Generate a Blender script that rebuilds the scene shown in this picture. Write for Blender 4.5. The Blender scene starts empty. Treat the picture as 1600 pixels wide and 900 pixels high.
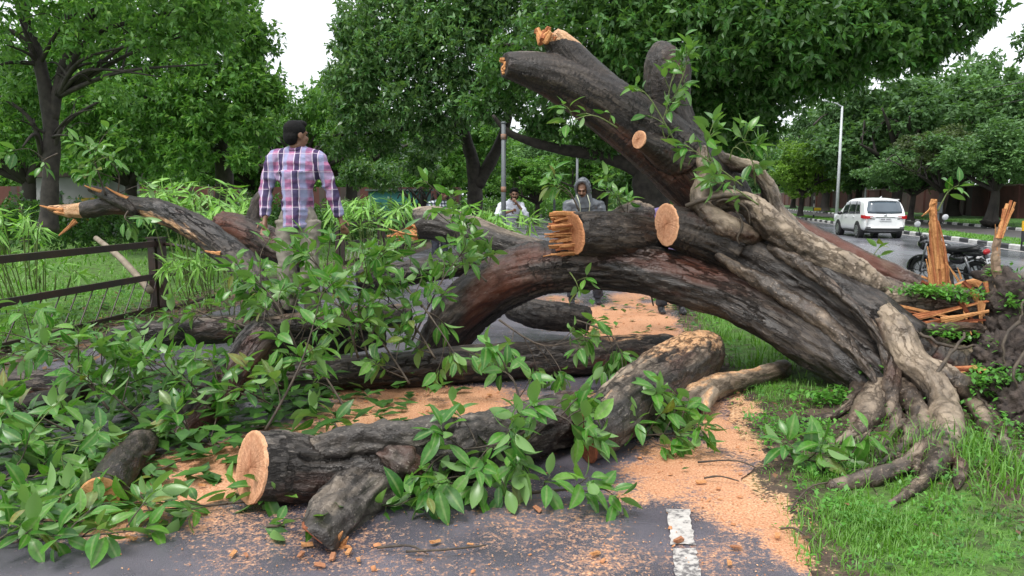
import bpy, bmesh, math, random
import numpy as np
from mathutils import Vector, Matrix, Quaternion

random.seed(7); rng = np.random.default_rng(7)
C = bpy.context.scene.collection
scene = bpy.context.scene
PI = math.pi

# ---------------------------------------------------------------- camera
CAM_Z, FPX, PITCH = 1.5, 1246.0, math.radians(6.46)
cam_data = bpy.data.cameras.new('camera')
cam_data.sensor_width = 36.0
cam_data.lens = FPX / 1600 * 36
cam_data.clip_start = 0.05; cam_data.clip_end = 2000
cam = bpy.data.objects.new('camera', cam_data); C.objects.link(cam)
cam.location = (0, 0, CAM_Z); cam.rotation_euler = (PI / 2 - PITCH, 0, 0)
scene.camera = cam

# ---------------------------------------------------------------- world, sun, exposure (overcast after rain)
SUN_EL, SUN_AZ = math.radians(62), math.radians(215)
world = bpy.data.worlds.new('World'); scene.world = world; world.use_nodes = True
wn = world.node_tree; wn.nodes.clear()
sky = wn.nodes.new('ShaderNodeTexSky'); sky.sky_type = 'NISHITA'; sky.sun_disc = False
sky.sun_elevation = SUN_EL; sky.sun_rotation = SUN_AZ; sky.air_density = 1.0; sky.dust_density = 4.0; sky.ozone_density = 1.0
hs = wn.nodes.new('ShaderNodeHueSaturation'); hs.inputs['Saturation'].default_value = 0.22
hs.inputs['Value'].default_value = 1.0
mx = wn.nodes.new('ShaderNodeMixRGB'); mx.inputs[0].default_value = 0.55
mx.inputs[2].default_value = (10.5, 11.0, 11.6, 1)            # even cloud cover
bg = wn.nodes.new('ShaderNodeBackground'); bg.inputs['Strength'].default_value = 0.105
wo = wn.nodes.new('ShaderNodeOutputWorld')
wn.links.new(sky.outputs[0], hs.inputs['Color']); wn.links.new(hs.outputs[0], mx.inputs[1])
wn.links.new(mx.outputs[0], bg.inputs['Color']); wn.links.new(bg.outputs[0], wo.inputs['Surface'])
sd = bpy.data.lights.new('sun', 'SUN'); sd.energy = 1.5; sd.angle = math.radians(18); sd.color = (1, .97, .92)
sun = bpy.data.objects.new('sun', sd); C.objects.link(sun)
sdir = Vector((math.sin(SUN_AZ) * math.cos(SUN_EL), math.cos(SUN_AZ) * math.cos(SUN_EL), math.sin(SUN_EL)))
sun.rotation_euler = sdir.to_track_quat('Z', 'Y').to_euler()
sun.location = (0, 0, 60)
scene.view_settings.view_transform = 'Standard'; scene.view_settings.look = 'None'
scene.view_settings.gamma = 1; scene.view_settings.use_curve_mapping = False
scene.view_settings.exposure = 0.8
scene.cycles.max_bounces = 6; scene.cycles.transparent_max_bounces = 6
scene.cycles.use_denoising = True

# ---------------------------------------------------------------- pixel -> place
def ray(px, py):
    u = (px - 800) / FPX; v = (450 - py) / FPX
    return Vector((u, math.cos(PITCH) + v * math.sin(PITCH), -math.sin(PITCH) + v * math.cos(PITCH)))
def P(px, py, d):
    r = ray(px, py); return Vector((0, 0, CAM_Z)) + r * (d / r.y)
def G(px, py, z=0.0):
    r = ray(px, py); return Vector((0, 0, CAM_Z)) + r * ((z - CAM_Z) / r.z)
def lying(px, py, r):                        # depth at which a log of pixel radius r rests on flat ground
    q = ray(px, py); return CAM_Z / (r / FPX - q.z / q.y)
def PR(l, lift=None):                        # [(px,py,depth or None,rpx)] -> [(Vector, radius)]
    out = []
    for a, b, d, r in l:
        if d is None: d = lying(a, b, r)
        p = P(a, b, d)
        while lift is not None and d > 2 and p.z < float(ground_h(p.x, p.y)) + lift * r * d / FPX: d *= .992; p = P(a, b, d)
        out.append((p, r * d / FPX))
    return out

# ---------------------------------------------------------------- noise (vectorised value noise)
def _hash(i, j, k, s):
    n = (i * 374761393 + j * 668265263 + k * 2147483647 + s * 974634533) & 0xffffffff
    n = ((n ^ (n >> 13)) * 1274126177) & 0xffffffff
    return ((n ^ (n >> 16)) & 0xffff) / 65535.0
def vnoise(p, s=0):
    p = np.asarray(p, float); f = np.floor(p); i = f.astype(np.int64); t = p - f; t = t * t * (3 - 2 * t)
    r = 0
    for a in (0, 1):
        for b in (0, 1):
            for c in (0, 1):
                w = (t[:, 0] if a else 1 - t[:, 0]) * (t[:, 1] if b else 1 - t[:, 1]) * (t[:, 2] if c else 1 - t[:, 2])
                r = r + w * _hash(i[:, 0] + a, i[:, 1] + b, i[:, 2] + c, s)
    return r * 2 - 1
def fbm(p, s=0, o=3):
    r = 0; a = 1.0
    for k in range(o): r = r + a * vnoise(p * (2.03 ** k), s + k); a *= .5
    return r

# ---------------------------------------------------------------- materials
class NT:
    def __init__(s, name):
        s.m = bpy.data.materials.new(name); s.m.use_nodes = True
        s.t = s.m.node_tree; s.t.nodes.clear()
        s.out = s.n('OutputMaterial'); s.p = s.n('BsdfPrincipled'); s.l(s.p, 0, s.out, 'Surface')
        s.tc = s.n('TexCoord')
    def n(s, k): return s.t.nodes.new('ShaderNode' + k)
    def l(s, a, ao, b, bi): s.t.links.new(a.outputs[ao], b.inputs[bi])
    def noise(s, scale, detail=4, vec=None, rough=.55, stretch=None):
        x = s.n('TexNoise'); x.inputs['Scale'].default_value = scale; x.inputs['Detail'].default_value = detail
        x.inputs['Roughness'].default_value = rough
        v = vec or (s.tc, 'Object')
        if stretch:
            mp = s.n('Mapping'); mp.inputs['Scale'].default_value = stretch; s.l(v[0], v[1], mp, 0); v = (mp, 0)
        s.l(v[0], v[1], x, 'Vector'); return x
    def ramp(s, src, so, stops):
        r = s.n('ValToRGB'); e = r.color_ramp.elements
        while len(e) < len(stops): e.new(.5)
        for q, (pos, c) in zip(e, stops):
            q.position = pos; q.color = (c[0], c[1], c[2], 1) if hasattr(c, '__len__') else (c, c, c, 1)
        s.l(src, so, r, 0); return r
    def mix(s, fac, a, b, mode='MIX'):
        m = s.n('MixRGB'); m.blend_type = mode
        for k, v in ((0, fac), (1, a), (2, b)):
            if isinstance(v, tuple) and len(v) == 2 and not isinstance(v[0], (int, float)): s.l(v[0], v[1], m, k)
            elif k == 0: m.inputs[0].default_value = v
            else: m.inputs[k].default_value = (*v, 1)
        return m
    def math(s, op, a, b=None, clamp=False):
        m = s.n('Math'); m.operation = op; m.use_clamp = clamp
        for k, v in ((0, a), (1, b)):
            if v is None: continue
            if isinstance(v, tuple): s.l(v[0], v[1], m, k)
            else: m.inputs[k].default_value = v
        return m
    def attr(s, name):
        a = s.n('Attribute'); a.attribute_name = name; return a
    def bump(s, src, so, strength, dist=.02):
        b = s.n('Bump'); b.inputs['Strength'].default_value = strength; b.inputs['Distance'].default_value = dist
        s.l(src, so, b, 'Height'); s.l(b, 0, s.p, 'Normal'); return b
    def set(s, **k):
        for a, v in k.items(): s.p.inputs[a.replace('_', ' ')].default_value = v
        return s

def simple(name, c1, c2=None, scale=8, rough=.6, bump=.0, metal=0, bscale=None, spec=.5):
    s = NT(name); c2 = c2 or tuple(x * .7 for x in c1)
    n = s.noise(scale, 5); r = s.ramp(n, 0, [(.3, c2), (.7, c1)]); s.l(r, 0, s.p, 'Base Color')
    s.set(Roughness=rough, Metallic=metal, Specular_IOR_Level=spec)
    if bump: s.bump(s.noise(bscale or scale * 5, 4), 0, bump, .01)
    return s.m

def bark_mat(name, dark, mid, light, pale=(.40, .31, .22), rough=(.30, .62), warm=(.10, .035, .02), crack=(.30, .27, .25)):
    s = NT(name); g = s.attr('grain'); vec = (g, 'Vector')
    n1 = s.noise(5, 6, vec, .6); n2 = s.noise(26, 6, vec, .65); n3 = s.noise(110, 3, vec)
    mixn = s.mix(.5, (n1, 0), (n2, 0))
    col = s.ramp(mixn, 0, [(.34, dark), (.52, mid), (.66, light)])
    wn_ = s.noise(2.6, 4, vec); wf = s.ramp(wn_, 0, [(.54, 0.0), (.70, .8)])
    c2 = s.mix((wf, 0), (col, 0), warm)
    sp = s.ramp(n3, 0, [(.60, 0.0), (.70, .5)]); c3 = s.mix((sp, 0), (c2, 0), tuple(min(1, x * 1.7) for x in light))
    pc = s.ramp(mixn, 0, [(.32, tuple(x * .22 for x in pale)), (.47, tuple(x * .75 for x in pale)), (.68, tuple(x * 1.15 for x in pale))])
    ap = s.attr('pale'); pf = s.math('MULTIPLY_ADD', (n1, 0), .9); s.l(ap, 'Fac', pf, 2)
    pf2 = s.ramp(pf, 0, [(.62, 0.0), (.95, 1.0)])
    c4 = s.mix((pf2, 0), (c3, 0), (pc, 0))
    ad = s.attr('dust'); df = s.math('MULTIPLY_ADD', (n2, 0), .9); s.l(ad, 'Fac', df, 2)
    df2 = s.ramp(df, 0, [(.78, 0.0), (.98, 1.0)])
    dc = s.ramp(n3, 0, [(.35, (.46, .22, .10)), (.65, (.70, .45, .25))])
    c5 = s.mix((df2, 0), (c4, 0), (dc, 0)); s.l(c5, 0, s.p, 'Base Color')
    rr = s.ramp(n1, 0, [(.35, rough[0]), (.65, rough[1])]); s.l(rr, 0, s.p, 'Roughness')
    wv = s.mix(.10, vec, (n2, 'Color'), 'ADD'); vo = s.n('TexVoronoi'); vo.feature = 'DISTANCE_TO_EDGE'; vo.inputs['Scale'].default_value = 13; s.l(wv, 0, vo, 'Vector')
    ck = s.ramp(vo, 'Distance', [(.0, 0.0), (.09, 1.0)]); gate = s.ramp(s.noise(3.4, 3, vec), 0, [(.40, 1.0), (.58, 0.0)]); ck2 = s.math('MAXIMUM', (ck, 0), (gate, 0))
    dkc = s.ramp(ck2, 0, [(0, crack), (1, (1, 1, 1))]); c6 = s.mix(1.0, (c5, 0), (dkc, 0), 'MULTIPLY'); s.l(c6, 0, s.p, 'Base Color')
    h = s.mix(.45, (n2, 0), (n3, 0)); h2 = s.mix(.35, (h, 0), (n1, 0)); h3 = s.mix(.40, (h2, 0), (ck2, 0)); s.bump(h3, 0, .9, .04)
    s.set(Specular_IOR_Level=.45)
    return s.m

def leaf_mat(name, cols, under, rough=.35, source='object', trans=.25, rib=(.2, .3, .1), uscale=None):
    s = NT(name)
    if source == 'object': src = s.n('ObjectInfo'); so = 'Random'
    else: src = s.n('NewGeometry'); so = 'Random Per Island'
    r = s.ramp(src, so, [(i / max(1, len(cols) - 1), c) for i, c in enumerate(cols)])
    base = (r, 0)
    if rib:
        a = s.attr('rib'); rf = s.ramp(a, 'Fac', [(.72, 0.0), (.98, .8)]); base = (s.mix((rf, 0), base, rib), 0)
    nn = s.noise(uscale or 9, 3); nr = s.ramp(nn, 0, [(.3, (.75, .75, .75)), (.7, (1.15, 1.15, 1.15))] if source == 'object' else [(.32, (.55, .58, .6)), (.68, (1.35, 1.3, 1.2))])
    base = (s.mix(1.0, base, (nr, 0), 'MULTIPLY'), 0)
    ge = s.n('NewGeometry'); b2 = s.mix((ge, 'Backfacing'), base, under)
    s.l(b2, 0, s.p, 'Base Color'); s.set(Roughness=rough, Specular_IOR_Level=.5)
    tr = s.n('BsdfTranslucent'); tcol = s.mix(1.0, (b2, 0), (1.3, 1.5, .5), 'MULTIPLY'); s.l(tcol, 0, tr, 'Color')
    ms = s.n('MixShader'); ms.inputs[0].default_value = trans
    s.l(s.p, 0, ms, 1); s.l(tr, 0, ms, 2); s.l(ms, 0, s.out, 'Surface')
    return s.m

def wood_mat(name, c1, c2, rings=False):
    s = NT(name); n = s.noise(14, 6, stretch=(1, 1, 1)); n2 = s.noise(70, 4)
    m = s.mix(.5, (n, 0), (n2, 0)); r = s.ramp(m, 0, [(.35, c2), (.62, c1)]); col = (r, 0)
    if rings:
        w = s.n('TexWave'); w.wave_type = 'RINGS'; w.rings_direction = 'Z'; w.inputs['Scale'].default_value = 6
        w.inputs['Distortion'].default_value = 3; w.inputs['Detail'].default_value = 3; s.l(s.tc, 'Object', w, 'Vector')
        rr = s.ramp(w, 0, [(.2, (.93, .92, .91)), (.8, (1.03, 1.03, 1.03))]); col = (s.mix(1, col, (rr, 0), 'MULTIPLY'), 0)
    fb = s.attr('fib'); fr = s.ramp(fb, 'Fac', [(0.0, (1, 1, 1)), (.5, (.80, .72, .66)), (1.0, (1.3, 1.3, 1.3))]); col = (s.mix(1.0, col, (fr, 0), 'MULTIPLY'), 0)
    if rings: ra = s.attr('rad'); r3 = s.ramp(ra, 'Fac', [(0.1, (.72, .62, .56)), (.6, (.92, .88, .86)), (.88, (1.08, 1.05, 1.0)), (.97, (1.2, 1.2, 1.15))]); col = (s.mix(1.0, col, (r3, 0), 'MULTIPLY'), 0)
    s.l(*col, s.p, 'Base Color'); s.set(Roughness=.8, Specular_IOR_Level=.2); s.bump(n2, 0, .6, .01)
    return s.m

MAT = {}
MAT['bark'] = bark_mat('wet_dark_bark', (.006, .005, .0045), (.030, .0225, .018), (.115, .090, .070), warm=(.12, .035, .018))
MAT['barkgrey'] = bark_mat('grey_brown_bark', (.010, .008, .007), (.052, .044, .038), (.19, .165, .14), rough=(.35, .7))
MAT['root'] = bark_mat('pale_root_bark', (.014, .011, .009), (.075, .056, .042), (.24, .18, .13), (.36, .28, .20), crack=(.74, .70, .66))
MAT['treebark'] = simple('standing_tree_bark', (.055, .045, .038), (.015, .012, .01), 9, .8, .6)
MAT['leaf'] = leaf_mat('ficus_leaf', [(.030, .125, .014), (.06, .20, .022), (.10, .27, .032), (.042, .16, .02), (.15, .32, .045), (.05, .18, .016), (.08, .22, .03), (.06, .19, .025), (.035, .13, .02), (.12, .28, .04), (.07, .21, .02), (.05, .16, .03), (.20, .19, .045)], (.16, .29, .09), .32)
MAT['leaf2'] = leaf_mat('narrow_leaf', [(.14, .34, .04), (.20, .42, .06), (.28, .50, .10), (.16, .37, .05)], (.26, .46, .15), .4, rib=(.2, .4, .12))
MAT['deadleaf'] = leaf_mat('fallen_brown_leaf', [(.10, .05, .025), (.16, .08, .035), (.06, .03, .018), (.05, .10, .025), (.04, .09, .02)], (.12, .08, .05), .5, 'island', .1)
MAT['litter'] = leaf_mat('green_leaf_litter', [(.03, .095, .018), (.05, .14, .025), (.07, .18, .03), (.025, .07, .015)], (.10, .19, .07), .4, 'island', .2)
MAT['crown_ficus'] = leaf_mat('dark_ficus_crown', [(.032, .11, .02), (.055, .165, .03), (.08, .205, .04), (.045, .135, .034), (.11, .24, .055)], (.11, .21, .07), .40, 'island', .30, None, .5)
MAT['crown_silver'] = leaf_mat('silvery_ficus_crown', [(.035, .11, .026), (.06, .16, .038), (.10, .23, .065), (.05, .14, .04), (.17, .31, .11)], (.16, .27, .11), .34, 'island', .25, None, .5)
MAT['crown_mid'] = leaf_mat('mid_green_crown', [(.045, .14, .02), (.07, .20, .028), (.11, .27, .04), (.055, .165, .025), (.20, .36, .06)], (.15, .29, .08), .5, 'island', .3, None, .5)
MAT['crown_bright'] = leaf_mat('yellow_green_crown', [(.11, .23, .03), (.16, .30, .04), (.20, .36, .05), (.09, .2, .03)], (.18, .3, .06), .5, 'island', .35, None, .5)
MAT['crown_far'] = leaf_mat('far_grey_green_crown', [(.065, .15, .05), (.09, .195, .065), (.13, .25, .085), (.07, .165, .055)], (.12, .22, .09), .55, 'island', .25, None, .3)
MAT['crown_olive'] = leaf_mat('olive_crown', [(.06, .095, .03), (.085, .125, .04), (.11, .15, .05), (.05, .08, .025)], (.1, .14, .06), .55, 'island', .25, None, .3)
MAT['blade'] = leaf_mat('grass_blade', [(.085, .22, .025), (.12, .28, .035), (.16, .33, .05), (.10, .25, .03), (.20, .34, .07)], (.14, .30, .05), .45, 'island', .3, None, 2)
MAT['weed'] = leaf_mat('weed_leaf', [(.06, .21, .025), (.085, .26, .035), (.12, .32, .045), (.07, .23, .03)], (.12, .28, .07), .4, 'island', .3, None, 2)
MAT['redwood'] = wood_mat('wet_red_cut_wood', (.26, .09, .045), (.12, .04, .022), True)
MAT['wood'] = wood_mat('fresh_cut_wood', (.60, .29, .15), (.40, .16, .075), True)
MAT['palewood'] = wood_mat('pale_cut_wood', (.58, .33, .20), (.40, .19, .105), True)
MAT['splinter'] = wood_mat('orange_torn_wood', (.64, .34, .15), (.42, .18, .07))
MAT['twig'] = simple('twig_bark', (.10, .075, .05), (.03, .022, .017), 20, .7, .3)
MAT['greenstem'] = simple('green_stem', (.16, .22, .06), (.10, .13, .04), 20, .5)
MAT['iron'] = simple('wet_black_iron', (.022, .018, .018), (.05, .026, .02), 7, .38, .25, spec=.5)
MAT['steel'] = simple('grey_painted_steel', (.15, .165, .175), (.10, .11, .12), 5, .5)
MAT['palesteel'] = simple('galvanised_steel', (.55, .57, .58), (.42, .44, .46), 5, .4)

# ---------------------------------------------------------------- object helpers
def tag(o, label=None, cat=None, group=None, kind=None):
    if label: o['label'] = label
    if cat: o['category'] = cat
    if group: o['group'] = group
    if kind: o['kind'] = kind
    return o
def thing(name, loc, label, cat, group=None, rotz=0):
    o = bpy.data.objects.new(name, None); C.objects.link(o); o.location = loc; o.rotation_euler = (0, 0, rotz)
    o.empty_display_size = .1
    return tag(o, label, cat, group)
def attach(o, parent, world=True):
    if parent is None: return o
    o.parent = parent
    if world:
        q = parent; L = Vector((0, 0, 0))
        while q is not None: L += Vector(q.location) + (q.matrix_parent_inverse.translation if q.parent else Vector()); q = q.parent
        o.matrix_parent_inverse = Matrix.Translation(-L)
    return o
def mesh_np(name, V, F, mat, smooth=True):
    me = bpy.data.meshes.new(name); V = np.asarray(V, np.float32)
    if isinstance(F, np.ndarray):
        k = F.shape[1]; me.vertices.add(len(V)); me.vertices.foreach_set('co', V.ravel())
        me.loops.add(F.size); me.loops.foreach_set('vertex_index', F.astype(np.int32).ravel())
        me.polygons.add(len(F)); me.polygons.foreach_set('loop_start', np.arange(0, F.size, k, dtype=np.int32))
        me.update(calc_edges=True); me.validate()
    else:
        me.from_pydata([tuple(v) for v in V], [], F); me.update()
    if smooth and len(me.polygons): me.polygons.foreach_set('use_smooth', np.ones(len(me.polygons), bool))
    if mat: me.materials.append(mat)
    return me
def link(name, me, parent=None, world=True):
    o = bpy.data.objects.new(name, me); C.objects.link(o); return attach(o, parent, world)
def setattr_f(me, name, vals):
    a = me.attributes.new(name, 'FLOAT', 'POINT'); a.data.foreach_set('value', np.asarray(vals, np.float32))
def setattr_v(me, name, vals):
    a = me.attributes.new(name, 'FLOAT_VECTOR', 'POINT'); a.data.foreach_set('vector', np.asarray(vals, np.float32).ravel())

class MB:
    def __init__(s): s.v = []; s.f = []
    def add(s, V, F):
        o = len(s.v); s.v += [Vector(v) for v in V]; s.f += [[i + o for i in f] for f in F]; return s
    def box(s, c, size, M=None):
        x, y, z = [a / 2 for a in size]; c = Vector(c)
        V = [Vector((sx * x, sy * y, sz * z)) for sx in (-1, 1) for sy in (-1, 1) for sz in (-1, 1)]
        if M: V = [M @ v for v in V]
        return s.add([v + c for v in V], [(0, 1, 3, 2), (4, 6, 7, 5), (0, 4, 5, 1), (2, 3, 7, 6), (0, 2, 6, 4), (1, 5, 7, 3)])
    def bar(s, a, b, w, h, up=(0, 0, 1)):
        a, b = Vector(a), Vector(b); d = (b - a).normalized(); up = Vector(up)
        if abs(d.dot(up)) > .98: up = Vector((1, 0, 0))
        x = d.cross(up).normalized() * w / 2; y = x.cross(d).normalized() * h / 2
        V = [p + i * x + j * y for p in (a, b) for i, j in ((-1, -1), (1, -1), (1, 1), (-1, 1))]
        return s.add(V, [(0, 3, 2, 1), (4, 5, 6, 7), (0, 1, 5, 4), (1, 2, 6, 5), (2, 3, 7, 6), (3, 0, 4, 7)])
    def tube(s, pts, rad, seg=8, squash=None):
        V, F = tube(pts, rad, seg, squash); return s.add(V, F)
    def ell(s, c, r, M=None, nu=12, nv=8):
        V, F = ellipsoid(c, r, M, nu, nv); return s.add(V, F)
    def build(s, name, mat, parent=None, world=True, smooth=False):
        return link(name, mesh_np(name, s.v, s.f, mat, smooth), parent, world)

def tube(pts, rad, seg=8, squash=None):
    pts = [Vector(p) for p in pts]; n = len(pts)
    if not hasattr(rad, '__len__'): rad = [rad] * n
    V = []; F = []; prev = None
    for i in range(n):
        t = (pts[min(i + 1, n - 1)] - pts[max(i - 1, 0)])
        t = t.normalized() if t.length > 1e-9 else Vector((0, 0, 1))
        if prev is None:
            a = Vector((0, 0, 1)) if abs(t.z) < .9 else Vector((1, 0, 0)); x = a.cross(t).normalized()
        else: x = (prev - t * prev.dot(t)).normalized()
        prev = x; y = t.cross(x)
        for k in range(seg):
            a = 2 * PI * k / seg
            V.append(pts[i] + x * (math.cos(a) * rad[i]) + y * (math.sin(a) * rad[i] * (squash or 1)))
    for i in range(n - 1):
        for k in range(seg):
            k2 = (k + 1) % seg; F.append((i * seg + k, i * seg + k2, (i + 1) * seg + k2, (i + 1) * seg + k))
    F.append(tuple(range(seg))[::-1]); F.append(tuple((n - 1) * seg + k for k in range(seg)))
    return V, F
def ellipsoid(c, r, M=None, nu=12, nv=8):
    c = Vector(c); r = (r, r, r) if not hasattr(r, '__len__') else r
    V = [Vector((0, 0, -r[2]))]
    for j in range(1, nv):
        ph = -PI / 2 + PI * j / nv
        for i in range(nu):
            a = 2 * PI * i / nu; V.append(Vector((r[0] * math.cos(ph) * math.cos(a), r[1] * math.cos(ph) * math.sin(a), r[2] * math.sin(ph))))
    V.append(Vector((0, 0, r[2]))); F = []
    for i in range(nu): F.append((0, 1 + (i + 1) % nu, 1 + i))
    for j in range(nv - 2):
        for i in range(nu):
            a = 1 + j * nu + i; b = 1 + j * nu + (i + 1) % nu; F.append((a, b, b + nu, a + nu))
    o = 1 + (nv - 2) * nu
    for i in range(nu): F.append((o + i, o + (i + 1) % nu, len(V) - 1))
    if M: V = [M @ v for v in V]
    return [v + c for v in V], F
def spline(pr, n=6):
    """Catmull-Rom through [(Vector, r)]"""
    out = []
    m = len(pr)
    for i in range(m - 1):
        p0, p1, p2, p3 = pr[max(i - 1, 0)], pr[i], pr[i + 1], pr[min(i + 2, m - 1)]
        for k in range(n):
            t = k / n
            f = lambda a, b, c, d: .5 * ((2 * b) + (c - a) * t + (2 * a - 5 * b + 4 * c - d) * t * t + (3 * b - a - 3 * c + d) * t ** 3)
            out.append((f(p0[0], p1[0], p2[0], p3[0]), max(.002, f(p0[1], p1[1], p2[1], p3[1]))))
    out.append(pr[-1]); return out

def remesh(V, F, voxel, smooth_it=3):
    me = bpy.data.meshes.new('tmp'); me.from_pydata([tuple(v) for v in V], [], F); me.update()
    o = bpy.data.objects.new('tmp', me); C.objects.link(o)
    m = o.modifiers.new('r', 'REMESH'); m.mode = 'VOXEL'; m.voxel_size = voxel
    if smooth_it:
        k = o.modifiers.new('s', 'SMOOTH'); k.factor = .5; k.iterations = smooth_it
    dg = bpy.context.evaluated_depsgraph_get(); ev = o.evaluated_get(dg)
    r = bpy.data.meshes.new_from_object(ev); bpy.data.objects.remove(o); bpy.data.meshes.remove(me)
    return r

def organic(name, strands, mat, voxel, parent=None, amp=(.02, .008), pale=None, dust=None, sm=2, stretch=.3, seed=0, cuts=()):
    """strands: list of [(Vector, r)] splines joined into one body; bark relief runs along each strand"""
    mb = MB(); segs = []; s0 = np.zeros(3)
    for st in strands:
        sp = spline(st, 5); mb.tube([p for p, r in sp], [r for p, r in sp], 14)
        for (a, ra), (b, rb) in zip(sp[:-1], sp[1:]):
            L = (b - a).length; segs.append((*a, *b, ra, rb, *s0)); s0 = s0 + np.array(b - a) * stretch
        s0 = s0 + 1.7
    me = remesh(mb.v, mb.f, voxel, sm); me.name = name
    n = len(me.vertices); V = np.empty(n * 3, np.float32); me.vertices.foreach_get('co', V); V = V.reshape(-1, 3).astype(float)
    N = np.empty(n * 3, np.float32); me.vertices.foreach_get('normal', N); N = N.reshape(-1, 3).astype(float)
    S = np.array(segs); best = np.full(n, 1e9); g = np.zeros((n, 3))
    for q in S:
        a, b = q[:3], q[3:6]; ab = b - a; L = np.linalg.norm(ab) + 1e-9
        t = np.clip(((V - a) @ ab) / L ** 2, 0, 1); c = a + t[:, None] * ab; d = V - c; dist = np.linalg.norm(d, axis=1) - (q[6] + (q[7] - q[6]) * t)
        w = dist < best; best = np.where(w, dist, best)
        gg = d + q[8:11] + (t * L)[:, None] * (ab / L) * stretch
        g[w] = gg[w]
    g += seed * 1.37
    disp = amp[0] * fbm(g * 4.0, seed, 3) + amp[1] * (1 - 2 * np.abs(fbm(g * 17, seed + 5, 2))) + amp[1] * .5 * vnoise(g * 45, seed + 9)
    for c, d, r, fm in cuts:
        c_, d_ = np.array(c), np.array(Vector(d).normalized()); near = np.linalg.norm(V - c_, axis=1) < r * 2.2; dd = -((V - c_) @ d_)
        disp = np.where(near, disp * (.18 + .82 * np.clip(dd / (.8 * r), 0, 1)), disp)
    V2 = V + N * disp[:, None]; me.vertices.foreach_set('co', V2.astype(np.float32).ravel())
    setattr_v(me, 'grain', g)
    pv = np.zeros(n) if pale is None else np.asarray(pale(V, N, g)) * np.ones(n)
    dv = np.full(n, -1.0) if dust is None else np.asarray(dust(V, N, g)) * np.ones(n)
    setattr_f(me, 'pale', pv); setattr_f(me, 'dust', dv)
    me.polygons.foreach_set('use_smooth', np.ones(len(me.polygons), bool)); me.materials.clear(); me.materials.append(mat); me.update()
    for c, d, r, fm in cuts: saw(me, c, d, r, fm, parent)
    return link(name, me, parent)

def saw(me, c, d, r, fm, parent):
    """saw the body off square at a plane and close it with a separate sawn face that fits the bark's outline"""
    c, d = Vector(c), Vector(d).normalized(); bm = bmesh.new(); bm.from_mesh(me)
    vs = {v for v in bm.verts if (v.co - c).length < r * 2.3}
    es = [e for e in bm.edges if e.verts[0] in vs and e.verts[1] in vs]; fs = [f for f in bm.faces if all(v in vs for v in f.verts)]
    g = bmesh.ops.bisect_plane(bm, geom=list(vs) + es + fs, dist=1e-5, plane_co=c, plane_no=d, clear_outer=True)
    nb = {}
    for e in g['geom_cut']:
        if isinstance(e, bmesh.types.BMEdge):
            a, b = e.verts; nb.setdefault(a, []).append(b); nb.setdefault(b, []).append(a)
    loops = []; left = set(nb)
    while left:
        s0 = left.pop(); lp = [s0]; cur = s0
        while True:
            q = [v for v in nb[cur] if v in left]
            if not q: break
            cur = q[0]; left.discard(cur); lp.append(cur)
        loops.append([v.co.copy() for v in lp])
    bm.to_mesh(me); bm.free(); me.update()
    if not loops: return
    lp = max(loops, key=len); cen = sum(lp, Vector()) / len(lp); R = d.to_track_quat('Z', 'Y').to_matrix(); Ri = R.transposed()
    L2 = [Ri @ (p - cen) for p in lp]; m = len(L2); V = []; F = []
    for k, z in ((1.012, -.012), (1.006, .001), (.95, .004), (.7, .005), (.4, .005), (.15, .005)): V += [Vector((p.x * k, p.y * k, z + random.uniform(-.0012, .0012))) for p in L2]
    V.append(Vector((0, 0, .005)))
    for j in range(5): F += [(j * m + i, j * m + (i + 1) % m, (j + 1) * m + (i + 1) % m, (j + 1) * m + i) for i in range(m)]
    F += [(5 * m + i, 5 * m + (i + 1) % m, 6 * m) for i in range(m)]
    if sum((L2[i].x * L2[(i + 1) % m].y - L2[(i + 1) % m].x * L2[i].y) for i in range(m)) < 0: F = [f[::-1] for f in F]
    o = link('cut_face', mesh_np('cut_face', V, F, fm, False), parent); setattr_f(o.data, 'rad', [(1.0, 1.0, .95, .7, .4, .15)[i // m] if i < 6 * m else .05 for i in range(len(V))])
    o.matrix_basis = Matrix.Translation(cen) @ R.to_4x4()

def cut_face(parent, c, d, r, mat, name='cut_face', ry=None, seed=0, thick=.03):
    """irregular sawn disc, local z along the log's axis so its growth rings are centred"""
    rr = random.Random(seed); n = 28; d = Vector(d).normalized(); V = []; F = []
    ph = [rr.uniform(0, 6.28) for _ in range(3)]
    f = lambda a: 1 + .035 * math.sin(2 * a + ph[0]) + .03 * math.sin(3 * a + ph[1]) + .02 * math.sin(5 * a + ph[2])
    for z, k in ((-thick, 1.0), (0, 1.0), (.004, .93)):
        for i in range(n):
            a = 2 * PI * i / n; V.append((r * k * f(a) * math.cos(a), (ry or r) * k * f(a) * math.sin(a), z))
    for j in range(2):
        for i in range(n): F.append((j * n + i, j * n + (i + 1) % n, (j + 1) * n + (i + 1) % n, (j + 1) * n + i))
    V.append((0, 0, .005))
    for i in range(n): F.append((2 * n + i, 2 * n + (i + 1) % n, 3 * n))
    o = link(name, mesh_np(name, V, F, mat, False), parent, True)
    o.matrix_basis = Matrix.Translation(c) @ d.to_track_quat('Z', 'Y').to_matrix().to_4x4()
    return o

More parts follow.
